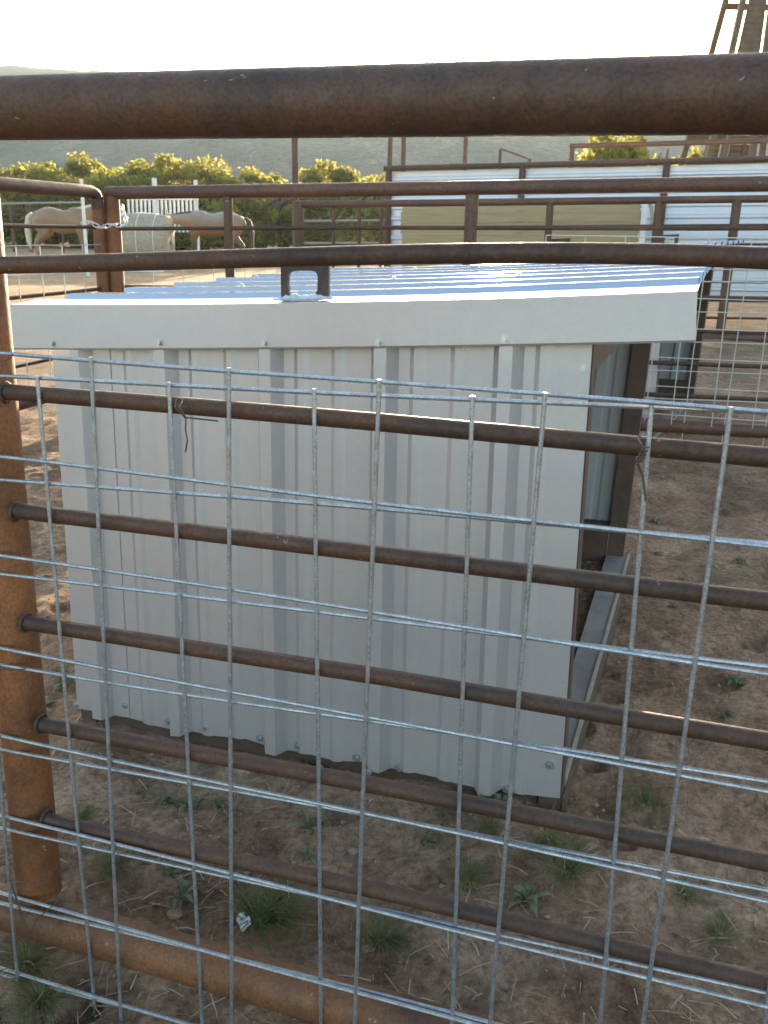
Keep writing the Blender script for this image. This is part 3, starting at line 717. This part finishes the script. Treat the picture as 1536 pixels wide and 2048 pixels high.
tube_part('post', [level(at(1145, 292, 12.5), -.02), drop_to(at(1145, 292, 12.5), 0.1)], 0.034, M_FARPIPE, fr, 10)
tube_part('post', [level(q2, -.02), drop_to(q2, 0.1)], 0.034, M_FARPIPE, fr, 10)

# ================================================================== TOWER at the right edge
def build_tower():
    z = 19.0; c = at(1478, 505, z); gz = 0.15; c[2] = gz; H = 9.0
    tw = thing('cladded_tower', c, 'tapering brown tower of splayed legs and ribbed cladding at the right edge', 'tower')
    def pt(u, v, t):     # u, v in -1..1 across the tower, t height 0..1
        w = 1.16*(1-t)+0.20*t
        return c+np.array([u*w, (v+1)*w, H*t])
    def board(name, u, v, t0, t1, hx, hy, du=0.0):
        V = []
        for t in (t0, t1):
            p = pt(u, v, t)+np.array([du, 0, 0])
            V += [p+np.array([i*hx, j*hy, 0]) for j in (-1, 1) for i in (-1, 1)]
        part(name, MB().hexa(V), M_TOWER, tw)
    for u in (-1, 1):
        for v in (-1, 1): board('leg', u, v, 0, 1, 0.055, 0.055)
    for v in (-1, 1): board('centre_post', 0, v, 0, 1, 0.065, 0.05)
    for u, v in ((-0.62, -1), (-0.45, 1), (0.55, -1), (0.5, 1)): board('stud', u, v, 0, 0.34, 0.035, 0.035)
    for t in (0.16, 0.345, 0.62, 0.985):
        for v in (-1, 1):
            p, q = pt(-1, v, t), pt(1, v, t); part('cross_beam', MB().box(lerp(p, q, .5)+np.array([0, 0.08, 0]), (q-p)/2*0.97, (0, 0.03, 0), (0, 0, 0.06)), M_TOWER, tw)
    def clad(u0, u1, v, t0, t1):
        n = int((t1-t0)*H/0.055); prof = [(t0+(t1-t0)*i/n, 0.016*(i % 2)) for i in range(n+1)]
        part('cladding', sheet(prof, lambda t, o, k: lerp(pt(u0, v, t)+np.array([0.105*(1 if u0 < 0 else 0)+0.11*(1 if u0 >= 0 else 0), 0, 0]), pt(u1, v, t)+np.array([-0.115 if u1 <= 0 else -0.10, 0, 0]), k)+np.array([0, -o, 0]), 0, 1, 2, 0.003), M_TOWER, tw)
    clad(-1, 0, -1, 0.36, 0.98); clad(0, 1, -1, 0.36, 0.98)
    clad(-0.55, 0, 1, 0.05, 0.33); clad(0, 0.9, 1, 0.05, 0.33)
build_tower()

# ------------------------------------------------------------------ haze over the pasture and hill
HZ = MB().box((0, 380, 53), (690, 0, 0), (0, 440, 0), (0, 0, 56))
hm = bpy.data.materials.new('haze'); hm.use_nodes = True; hm.node_tree.nodes.clear()
hv = hm.node_tree.nodes.new('ShaderNodeVolumePrincipled'); ho = hm.node_tree.nodes.new('ShaderNodeOutputMaterial')
hv.inputs['Color'].default_value = (0.74, 0.88, 0.95, 1); hv.inputs['Density'].default_value = 0.00030; hv.inputs['Anisotropy'].default_value = 0.35
hm.node_tree.links.new(hv.outputs[0], ho.inputs['Volume'])
hz_o = link('haze', mesh_from('haze', HZ.v, HZ.f), hm); tag(hz_o, kind='stuff')

# ================================================================== TREES
def crown_mesh(name, seed, w, h, n, leaf=0.16, lobes=9, dens=1.0):
    r = np.random.default_rng(seed); L = []
    for i in range(lobes):
        an = r.uniform(0, 6.28); rad = w*0.5*math.sqrt(r.uniform(0.02, 1))*0.95
        zz = r.uniform(0.12, 1.0); sc = r.uniform(0.14, 0.34)*(1.2-0.5*zz)
        L.append((math.cos(an)*rad*(1.1-0.5*zz), math.sin(an)*rad*(1.1-0.5*zz), zz*h*0.86, sc*w*0.55, sc*h*0.55))
    V = np.zeros((n*4, 3)); k = r.integers(0, lobes, n)
    C = np.array(L)[k]; d = r.normal(0, 1, (n, 3)); d /= np.linalg.norm(d, axis=1)[:, None]
    rr = r.uniform(0.25, 1.0, n)**0.6*np.where(r.uniform(0, 1, n) < 0.25, r.uniform(1.0, 1.45, n), 1.0); P = C[:, :3]+d*rr[:, None]*np.stack([C[:, 3], C[:, 3], C[:, 4]], 1)
    P[:, 2] = np.maximum(P[:, 2], 0.10*h*r.uniform(.3, 1, n))
    a = r.normal(0, 1, (n, 3)); a /= np.linalg.norm(a, axis=1)[:, None]; b = np.cross(a, r.normal(0, 1, (n, 3))); b /= np.linalg.norm(b, axis=1)[:, None]
    s = leaf*r.uniform(0.5, 1.3, n)[:, None]
    V[0::4] = P-a*s; V[1::4] = P+b*s*0.45; V[2::4] = P+a*s; V[3::4] = P-b*s*0.45
    me = bpy.data.meshes.new(name); me.from_pydata(V.tolist(), [], np.arange(n*4).reshape(-1, 4).tolist()); me.update()
    me.materials.append(M_LEAF); return me
def trunk_mesh(seed, w, h):
    r = np.random.default_rng(seed); mb = MB()
    for k in range(4):
        an = k*1.57+r.uniform(-.5, .5); d = np.array([math.cos(an), math.sin(an), 0])
        mb.tube([np.array([0, 0, -0.1])+d*0.05, d*w*0.06+[0, 0, h*0.2], d*w*0.17+[0, 0, h*0.45], d*w*0.3+[0, 0, h*0.8]], [0.09, 0.07, 0.05, 0.015], 7)
        for m in range(2):
            q = d*w*0.14+np.array([0, 0, h*0.4]); e = d*w*0.2+np.array([r.normal(0, .2)*w, r.normal(0, .2)*w, h*0.3]); mb.tube([q, q+e*0.5, q+e], [0.04, 0.028, 0.01], 5)
    return mesh_from('trunk', mb.v, mb.f, True)
CR = [crown_mesh('crown', 100+i, 3.4, 2.9, 8500, 0.078, 30) for i in range(4)]; TR = [trunk_mesh(200+i, 3.4, 2.9) for i in range(4)]
for m in TR: m.materials.append(M_BARK)
ordn = ['first', 'second', 'third', 'fourth', 'fifth', 'sixth', 'seventh', 'eighth', 'ninth', 'tenth', 'eleventh', 'twelfth', 'thirteenth', 'fourteenth']
tree_px = [(-25, 327, 36, 1), (32, 322, 38, 2), (95, 335, 41, 3), (140, 335, 36, 0), (172, 306, 38, 1), (222, 332, 36, 2), (262, 312, 37, 3), (318, 330, 41, 1), (350, 326, 37, 0), (400, 312, 38, 2), (455, 337, 36, 3), (520, 335, 38, 1), (565, 342, 40, 0), (622, 362, 42, 2), (688, 322, 40, 1), (735, 345, 43, 3), (790, 350, 42, 0)]
def place_tree(px, py, z, k, label, group, wsc=1.0):
    P = at(px, py, z); gz = float(g_base(P[0], P[1])); s = (P[2]-gz)/2.75
    t = thing('mesquite_tree', (P[0], P[1], gz), label, 'tree', group)
    t.rotation_euler = (0, 0, random.uniform(0, 6.28)); t.scale = (s*wsc, s*wsc, s)
    link('crown', CR[k], None, t); link('trunk', TR[k], None, t)
for i, (px, py, z, k) in enumerate(tree_px):
    lab = 'backlit yellow-green mesquite, '+('%s from the left in the row below the hill' % ordn[i] if i < 14 else ('pointed one just left of the white wall' if i == 14 else ('last but one on the right of the row' if i == 15 else 'last on the right of the row, behind the white wall')))
    place_tree(px, py, z, k, lab, 'mesquite trees in a row below the hill', 1.25)
for i, (px, z) in enumerate(((20, 52), (80, 55), (130, 50), (200, 54), (300, 52), (380, 50), (440, 55), (500, 52), (560, 54), (640, 56), (700, 54))):
    place_tree(px, 350+(i % 3)*6, z, i % 4, 'dark mesquite %s from the left in the far line behind the row' % ordn[i], 'far mesquites behind the row')
place_tree(1235, 262, 24, 1, 'broad tree rising behind the white wall, left half of the clump', 'trees behind the white wall', 0.9)
place_tree(1325, 258, 25, 2, 'broad tree rising behind the white wall, right half of the clump', 'trees behind the white wall', 0.9)
place_tree(1392, 300, 26, 3, 'small low tree between the broad clump and the tower', 'trees behind the white wall', 0.8)

# ================================================================== FAR PASTURE: rail fence, white poles, slat panel, bale, horses
fp = thing('pasture_fence', drop_to(at(60, 440, 30), 0.15), 'distant rail fence at the far left beyond the pale horse', 'fence')
p, q2 = at(-160, 410, 30), at(165, 405, 31)
for k, dz in enumerate((0, -0.20, -0.36, -0.52, -0.68)): tube_part('rail', [level(p, dz), level(q2, dz)], 0.038 if k == 0 else 0.022, M_LIP if k == 0 else M_FARPIPE, fp, 8)  # top rail paler than the rest, sunlight put into its colour
for px in (-60, 20, 54, 120): c = at(px, 409, 30.3); tube_part('post', [c, drop_to(c, 0.05)], 0.06 if px in (20, 54) else 0.03, M_FARPIPE, fp, 8)
def pole(px, py, z, r, label):
    p = at(px, py, z); smooth_shade(solid('white_pole', MB().tube([drop_to(p, 0.1), p], r, 10), M_WHITE, label, 'pole', 'white poles in the pasture'))
pole(162, 358, 17.0, 0.033, 'slim white pole standing in front of the pale tan horse')
pole(308, 356, 27.0, 0.07, 'thick white pole at the middle of the white slat panel')
pole(391, 360, 27.0, 0.055, 'white pole at the right end of the white slat panel')
sp2 = thing('slat_panel', drop_to(at(325, 420, 27.2), 0.15), 'white panel of upright slats behind the hay bale', 'fence panel')
for i in range(17):
    px = 256+i*8.3; p = at(px, 392, 27.2+0.0*i); q2 = np.array(p); q2[2] = p[2]-1.05
    part('slat', MB().box(lerp(p, q2, .5), np.array([0.030, 0, 0]), np.array([0, 0.015, 0]), np.array([0, 0, 0.52])), M_WHITE, sp2)
for dz in (-0.08, -0.95):
    p, q2 = level(at(254, 392, 27.3), dz), level(at(396, 392, 27.3), dz); part('crossbar', MB().tube([p, q2], 0.03, 8), M_WHITE, sp2)

def bale():
    c = drop_to(at(285, 480, 21.5), 0.17); R = 0.60; L = 0.68
    r = thing('hay_bale', c, 'weathered round hay bale between the two horses', 'hay bale')
    mb = MB(); nn = 26; rg = np.random.default_rng(5); V = []
    ring = [(-L, 0.0), (-L, R*0.6), (-L*0.97, R*0.93), (-L*0.8, R), (0, R*1.02), (L*0.8, R), (L*0.97, R*0.93), (L, R*0.6), (L, 0.0)]
    for (x, rr) in ring:
        for k in range(nn):
            an = 6.2832*k/nn; q = rr*(1+rg.normal(0, 0.025)); V.append(c+np.array([x+rg.normal(0, .01), q*math.cos(an), R*1.02+q*math.sin(an)*(1 if math.sin(an) > 0 else 0.97)]))
    F3 = [(i*nn+k, i*nn+(k+1) % nn, (i+1)*nn+(k+1) % nn, (i+1)*nn+k) for i in range(len(ring)-1) for k in range(nn)]
    mb.add(V, F3); part('bale_body', mb, M_HAY, r, True)
    for x in (-0.4, 0.0, 0.4):
        part('twine', MB().tube([c+np.array([x, R*1.04*math.cos(a), R*1.02+R*1.04*math.sin(a)]) for a in np.linspace(0, 6.283, 28)], 0.008, 5, False), M_WHITE, r)
bale()
tr = thing('water_trough', drop_to(at(275, 487, 19.5), 0.17), 'long pale trough on the ground in front of the hay bale', 'trough')
c = drop_to(at(275, 487, 19.5), 0.17)
for (dx, dy, hx, hy) in ((0, -0.22, 0.50, 0.015), (0, 0.22, 0.50, 0.015), (-0.485, 0, 0.015, 0.205), (0.485, 0, 0.015, 0.205)):
    part('side', MB().box(c+np.array([dx, dy, 0.16]), (hx, 0, 0), (0, hy, 0), (0, 0, 0.16)), M_SEAL, tr)
part('base', MB().box(c+np.array([0, 0, 0.02]), (0.47, 0, 0), (0, 0.2, 0), (0, 0, 0.015)), M_SEAL, tr)

def capsule(mb, a, b, ra, rb, n=14, m=4):
    a, b = np.asarray(a, float), np.asarray(b, float); t = b-a; L = np.linalg.norm(t); t = t/L; pts = []; rs = []
    for k in range(m, 0, -1): an = math.pi/2*k/m; pts.append(a-t*ra*math.sin(an)*0.999); rs.append(max(0.002, ra*math.cos(an)))
    for k in range(0, 5): pts.append(lerp(a, b, k/4)); rs.append(ra+(rb-ra)*k/4)
    for k in range(1, m+1): an = math.pi/2*k/m; pts.append(b+t*rb*math.sin(an)*0.999); rs.append(max(0.002, rb*math.cos(an)))
    mb.tube(pts, rs, n)
def horse(base, facing, scale, coat, hair, label, head_pose, legs):
    root = thing('horse', base, label, 'horse', 'horses in the pasture')
    mb = MB()
    chain_ = lambda P: [capsule(mb, P[i][0], P[i+1][0], P[i][1], P[i+1][1]) for i in range(len(P)-1)]
    chain_([((-0.62, 0, 1.13), .24), ((-0.38, 0, 1.15), .31), ((0.0, 0, 1.06), .31), ((0.35, 0, 1.10), .31), ((0.60, 0, 1.13), .235)])
    chain_([((0.30, 0, 1.28), .17), ((0.48, 0, 1.27), .18)])
    chain_([((0.58, 0, 1.18), .23)]+head_pose['neck'])
    chain_(head_pose['head'])
    for s in (-1, 1):
        chain_([(np.array(head_pose['poll'])+np.array([0, s*.06, 0.05]), .03), (np.array(head_pose['poll'])+np.array([0.02, s*.075, 0.18]), .012)])
        fx = legs[0] if s < 0 else legs[1]; hx = legs[2] if s < 0 else legs[3]
        chain_([((0.50, s*.14, 0.98), .15), ((0.52+fx*.3, s*.14, 0.70), .085), ((0.52+fx*.6, s*.13, 0.46), .052), ((0.51+fx*.9, s*.13, 0.16), .036), ((0.54+fx, s*.13, 0.07), .042), ((0.56+fx, s*.13, 0.03), .05)])
        chain_([((-0.56, s*.14, 1.02), .22), ((-0.48+hx*.2, s*.15, 0.80), .145), ((-0.74+hx*.6, s*.14, 0.52), .060), ((-0.72+hx*.85, s*.13, 0.18), .040), ((-0.67+hx, s*.13, 0.07), .045), ((-0.64+hx, s*.13, 0.03), .052)])
    o = link('body', mesh_from('body', mb.v, mb.f, True), coat, root)
    rm = o.modifiers.new('union', 'REMESH'); rm.mode = 'VOXEL'; rm.voxel_size = 0.026; rm.use_smooth_shade = True
    sm = o.modifiers.new('soften', 'SMOOTH'); sm.factor = 0.5; sm.iterations = 4
    tb = MB(); tb.tube([(-0.84, 0, 1.28), (-0.95, 0, 1.18), (-1.0, 0, 0.9), (-0.98, 0, 0.55), (-0.95, 0.02, 0.32)], [0.04, 0.065, 0.075, 0.07, 0.02], 9)
    link('tail', mesh_from('tail', tb.v, tb.f, True), hair, root)
    nk = [np.array((0.42, 0, 1.44))]+[np.array(q[0])+np.array([-0.02, 0, q[1]*0.95]) for q in head_pose['neck']]
    mm = MB()
    for side in (-1, 1): mm.tube([p+np.array([-0.02, side*0.05, -0.03]) for p in nk], [0.03]+[0.055]*(len(nk)-2)+[0.03], 8)
    link('mane', mesh_from('mane', mm.v, mm.f, True), hair, root)
    for s in (-1, 1):
        e = MB(); h0 = np.array(head_pose['head'][0][0]); h1 = np.array(head_pose['head'][1][0]); c = lerp(h0, h1, .35); r_ = head_pose['head'][0][1]
        capsule(e, c+np.array([0, s*r_*0.85, 0.02]), c+np.array([0.005, s*r_*0.9, 0.02]), 0.022, 0.022, 8, 3); link('eye', mesh_from('eye', e.v, e.f, True), M_DARKHAIR, root)
    root.rotation_euler = (0, 0, facing); root.scale = (scale,)*3
    return root
level_head = dict(neck=[((0.85, 0, 1.36), .155), ((1.10, 0, 1.50), .12)], poll=(1.14, 0, 1.56), head=[((1.15, 0, 1.50), .115), ((1.35, 0, 1.30), .10), ((1.50, 0, 1.13), .065)])
low_head = dict(neck=[((0.88, 0, 1.22), .16), ((1.12, 0, 1.22), .12)], poll=(1.20, 0, 1.28), head=[((1.18, 0, 1.20), .115), ((1.36, 0, 1.02), .10), ((1.50, 0, 0.84), .065)])
d1 = ground_at(105, 521); hz = 22.5
p = at(128, 470, hz); horse(drop_to(p, float(g_base(p[0], p[1]))-0.0), -0.06, 0.93, M_PALO, M_MANE, 'pale tan horse at the left facing right, its head hidden by the gate post', level_head, (0.05, -0.1, 0.02, -0.12))
p = at(428, 470, hz); horse(drop_to(p, float(g_base(p[0], p[1]))-0.0), math.pi+0.1, 0.93, M_BACKLIT_BAY, M_DARKHAIR, 'brown horse, backlit grey back, facing left toward the hay bale, dark tail at its right', low_head, (0.08, -0.05, 0.0, -0.1))

# ================================================================== GROUND COVER
def blade_tuft(name, rng_, n, h, spread, width, droop=0.6, wide=False):
    mb = MB()
    for i in range(n):
        an = rng_.uniform(0, 6.28); d = np.array([math.cos(an), math.sin(an), 0]); sd_ = np.array([-d[1], d[0], 0])
        hh = h*rng_.uniform(0.5, 1.1); out = spread*rng_.uniform(0.4, 1.1); w = width*rng_.uniform(0.6, 1.2)
        b = d*rng_.uniform(0, 0.25)*spread
        p1 = b+d*out*0.35+np.array([0, 0, hh*0.6]); p2 = b+d*out*0.8+np.array([0, 0, hh*(1-droop*0.3)]); p3 = b+d*out*1.15+np.array([0, 0, hh*(1-droop)])
        if wide: V = [b-sd_*w*.3, b+sd_*w*.3, p1+sd_*w, p1-sd_*w, p2+sd_*w*.9+[0, 0, -.003], p2-sd_*w*.9+[0, 0, -.003], p3]
        else: V = [b-sd_*w, b+sd_*w, p1+sd_*w*.8, p1-sd_*w*.8, p2+sd_*w*.5, p2-sd_*w*.5, p3]
        mb.add(V, [(0, 1, 2, 3), (3, 2, 4, 5), (5, 4, 6)])
    return mesh_from(name, mb.v, mb.f)
rw = np.random.default_rng(21)
WE = [blade_tuft('weed', rw, 16, 0.055, 0.055, 0.008, 0.7, True) for _ in range(3)]
GRM = [blade_tuft('grass', rw, 110, 0.07, 0.105, 0.0015, 0.75) for _ in range(3)]
for m in WE: m.materials.append(M_WEED)
for m in GRM: m.materials.append(M_GRASS)
def plant(kind, px, py, s, label):
    s *= (0.55 if kind == 'w' else 0.62)*random.uniform(.8, 1.15); P = ground_at(px, py); me = random.choice(WE if kind == 'w' else GRM)
    o = link('weed_rosette' if kind == 'w' else 'grass_tuft', me, None, None, (P[0], P[1], P[2]-0.004)); o.scale = (s, s, s*random.uniform(.8, 1.1)); o.rotation_euler = (random.uniform(-.1, .1), random.uniform(-.1, .1), random.uniform(0, 6.28))
    tag(o, label, 'weed' if kind == 'w' else 'grass', 'small weeds on the dirt' if kind == 'w' else 'grass tufts on the dirt')
for a_ in [('w', 330, 1605, 0.9, 'small grey-green weed on bare dirt below the shelter wall, left of its near neighbour'), ('w', 385, 1618, 1.0, 'grey-green weed on bare dirt below the shelter wall, just right of its near neighbour'),
           ('w', 440, 1612, 0.7, 'tiny grey-green weed right of the pair below the shelter wall'), ('w', 625, 1660, 1.5, 'largest grey-green weed, between two rods under the middle of the wall'), ('w', 615, 1715, 0.9, 'grey-green weed just in front of the largest one'),
           ('w', 285, 1585, 0.6, 'tiny weed close under the left end of the shelter wall'), ('w', 345, 1745, 1.1, 'grey-green weed between the two lowest pipes, near the orange post'), ('w', 365, 1795, 1.1, 'trailing grey-green weed in front of the lowest rod near the left'),
           ('w', 850, 1680, 0.9, 'grey-green weed under the right half of the shelter wall'), ('w', 1000, 1608, 1.1, 'pale weed pressed against the foot of the shelter wall'), ('w', 975, 1600, 0.9, 'pale weed at the foot of the wall, left of the other'),
           ('w', 1055, 1800, 1.2, 'pale flattened weed beside the large grass tuft'), ('w', 1310, 1045, 1.3, 'green weed on the brown dirt far right beyond the doorway'), ('w', 1315, 1110, 0.9, 'pale weed on the dirt near the doorway sill'), ('w', 1480, 1125, 1.3, 'weed at the far right near the edge of the view'),
           ('w', 1345, 1215, 0.8, 'small weed right of the doorway sill'), ('w', 1470, 1365, 1.2, 'low green weed at the right edge, beside the dark soil'), ('w', 1450, 1430, 0.9, 'small green weed lower at the right edge'), ('w', 130, 1370, 1.4, 'sunlit weed at the left foot of the shelter'), ('w', 120, 1345, 1.0, 'sunlit weed just behind the one at the left foot of the shelter'),
           ('w', 1180, 1110, 0.0001+0.5, 'tiny weed beside the shelter doorway'),
           ('g', 225, 1740, 0.9, 'green grass tuft right of the orange post'), ('g', 520, 1845, 1.3, 'large green grass tuft near the white scrap'), ('g', 560, 1830, 1.1, 'green grass tuft right of the large one by the white scrap'), ('g', 1130, 1745, 1.5, 'largest grass tuft, on the dirt right of the shelter corner'), ('g', 1100, 1690, 1.1, 'grass tuft just behind the largest one'),
           ('g', 1290, 1610, 1.2, 'single grass tuft right of the shelter corner'), ('g', 60, 1930, 1.2, 'grass tuft in the lower left corner'), ('g', 160, 1640, 0.8, 'thin grass tuft beside the orange post'), ('g', 940, 1760, 0.9, 'yellowish grass tuft left of the largest one'), ('g', 980, 1665, 0.8, 'small grass tuft near the shelter corner'),
           ('g', 1370, 1790, 0.8, 'short grass tuft at the lower right'), ('g', 1440, 1870, 0.9, 'dry grass tuft in the lower right'), ('g', 80, 2010, 1.0, 'grass tuft at the bottom left edge'), ('g', 760, 1880, 0.9, 'grass tuft right of the white scrap')]:
    plant(*a_)

def scatter(n, box, fn):
    r = np.random.default_rng(n); mb_v = []; mb_f = []
    for i in range(n):
        x = r.uniform(box[0], box[1]); y = box[2]+(box[3]-box[2])*r.uniform(0, 1)**1.5
        V, F4 = fn(r, x, y, float(g(x, y))); o = len(mb_v); mb_v += V; mb_f += [tuple(k+o for k in q) for q in F4]
    return mb_v, mb_f
def straw(r, x, y, z):
    dn = vnoise(x*2.3, y*2.3, 55)+0.35*smooth(1.75, 1.2, y)
    L = r.uniform(0.012, 0.075)*(0.22 if dn < 0.72 else 1.0); w = r.uniform(0.0005, 0.0014); an = r.uniform(0, 6.28); d = np.array([math.cos(an), math.sin(an), r.normal(0, .12)]); s = np.array([-d[1], d[0], 0])*w
    c = np.array([x, y, z+r.uniform(0.002, 0.008)]); k = np.array([0, 0, r.uniform(0, .006)])
    return [c-d*L/2-s, c-d*L/2+s, c+s+k, c-s+k, c+d*L/2+s, c+d*L/2-s], [(0, 1, 2, 3), (3, 2, 4, 5)]
v, f = scatter(6000, (-1.9, 2.2, 0.85, 4.6), straw)
tag(link('dry_straw', mesh_from('dry_straw', v, f), M_STRAW), 'dry straw bits strewn over the dirt', 'straw', None, 'stuff')
ICO = None
def pebble(r, x, y, z):
    s = 0.0026*math.exp(r.normal(0, .55)); o = [(1, 0, 0), (0, 1, 0), (-1, 0, 0), (0, -1, 0), (.1, .1, .8), (0, 0, -.8)]
    V = [np.array([x, y, z+s*0.3])+np.array(q)*s*r.uniform(.7, 1.3, 3) for q in o]
    return V, [(0, 1, 4), (1, 2, 4), (2, 3, 4), (3, 0, 4), (1, 0, 5), (2, 1, 5), (3, 2, 5), (0, 3, 5)]
v, f = scatter(5000, (-1.9, 2.2, 0.85, 4.6), pebble)
tag(link('pebbles', mesh_from('pebbles', v, f), M_STONE), 'small pebbles and dirt crumbs on the ground', 'gravel', None, 'stuff')
def low_grass(r, x, y, z):
    P = vnoise(x*1.7, y*1.7, 77)
    h = 0.034*r.uniform(.4, 1.2)*(1 if P > 0.58 else 0.22); an = r.uniform(0, 6.28); d = np.array([math.cos(an), math.sin(an), 0]); s = np.array([-d[1], d[0], 0])*0.0012
    b = np.array([x, y, z-0.002]); return [b-s, b+s, b+d*h*.6+[0, 0, h]], [(0, 1, 2)]
v, f = scatter(19000, (-1.9, 2.2, 0.85, 4.8), low_grass)
tag(link('sparse_grass', mesh_from('sparse_grass', v, f), M_GRASS), 'thin short grass sprouting over the dirt', 'grass', None, 'stuff')
# single stones and scraps
def stone(px, py, s, label):
    P = ground_at(px, py); r = np.random.default_rng(px); bm = bmesh.new(); bmesh.ops.create_icosphere(bm, subdivisions=2, radius=s*0.7)
    for w in bm.verts: w.co = Vector((w.co.x*1.25, w.co.y, w.co.z*.7))*r.uniform(.85, 1.12)
    me = bpy.data.meshes.new('stone'); bm.to_mesh(me); bm.free()
    tag(link('stone', me, M_STONE, None, (P[0], P[1], P[2]+s*.25)), label, 'stone', 'loose stones')
for a_ in ((90, 1405, 0.024, 'reddish stone in the sun at the left foot of the shelter'), (1005, 1975, 0.012, 'pale stone on the dirt at bottom centre'), (680, 1700, 0.013, 'stone beside the largest weed, left of a pair'), (705, 1705, 0.014, 'stone beside the largest weed, right of a pair'), (900, 1940, 0.016, 'flat stone left of the pale one at the bottom'), (350, 1832, 0.018, 'clod of red dirt above the bottom rail'), (735, 1900, 0.012, 'small stone near the bottom rail centre')): stone(*a_)
P = ground_at(488, 1860); r = np.random.default_rng(4)
mb = MB(); V = []
for j in range(4):
    for i in range(6): V.append(P+np.array([(i-2.5)*0.0055*(1-abs(j-1.5)*.25), 0, 0])*1+np.array([(j-1.5)*0.004, (j-1.5)*0.004-(i-2.5)*0.0045, 0.012+0.006*math.sin(i*1.4+j)+0.004*j]))
F5 = [(j*6+i, j*6+i+1, j*6+i+7, j*6+i+6) for j in range(3) for i in range(5)]; mb.add(V, F5)
o = solid('plastic_scrap', mb, M_SCRAP, 'crumpled white scrap lying on the dirt by the grass tuft', 'litter'); sdm = o.modifiers.new('thick', 'SOLIDIFY'); sdm.thickness = 0.0015
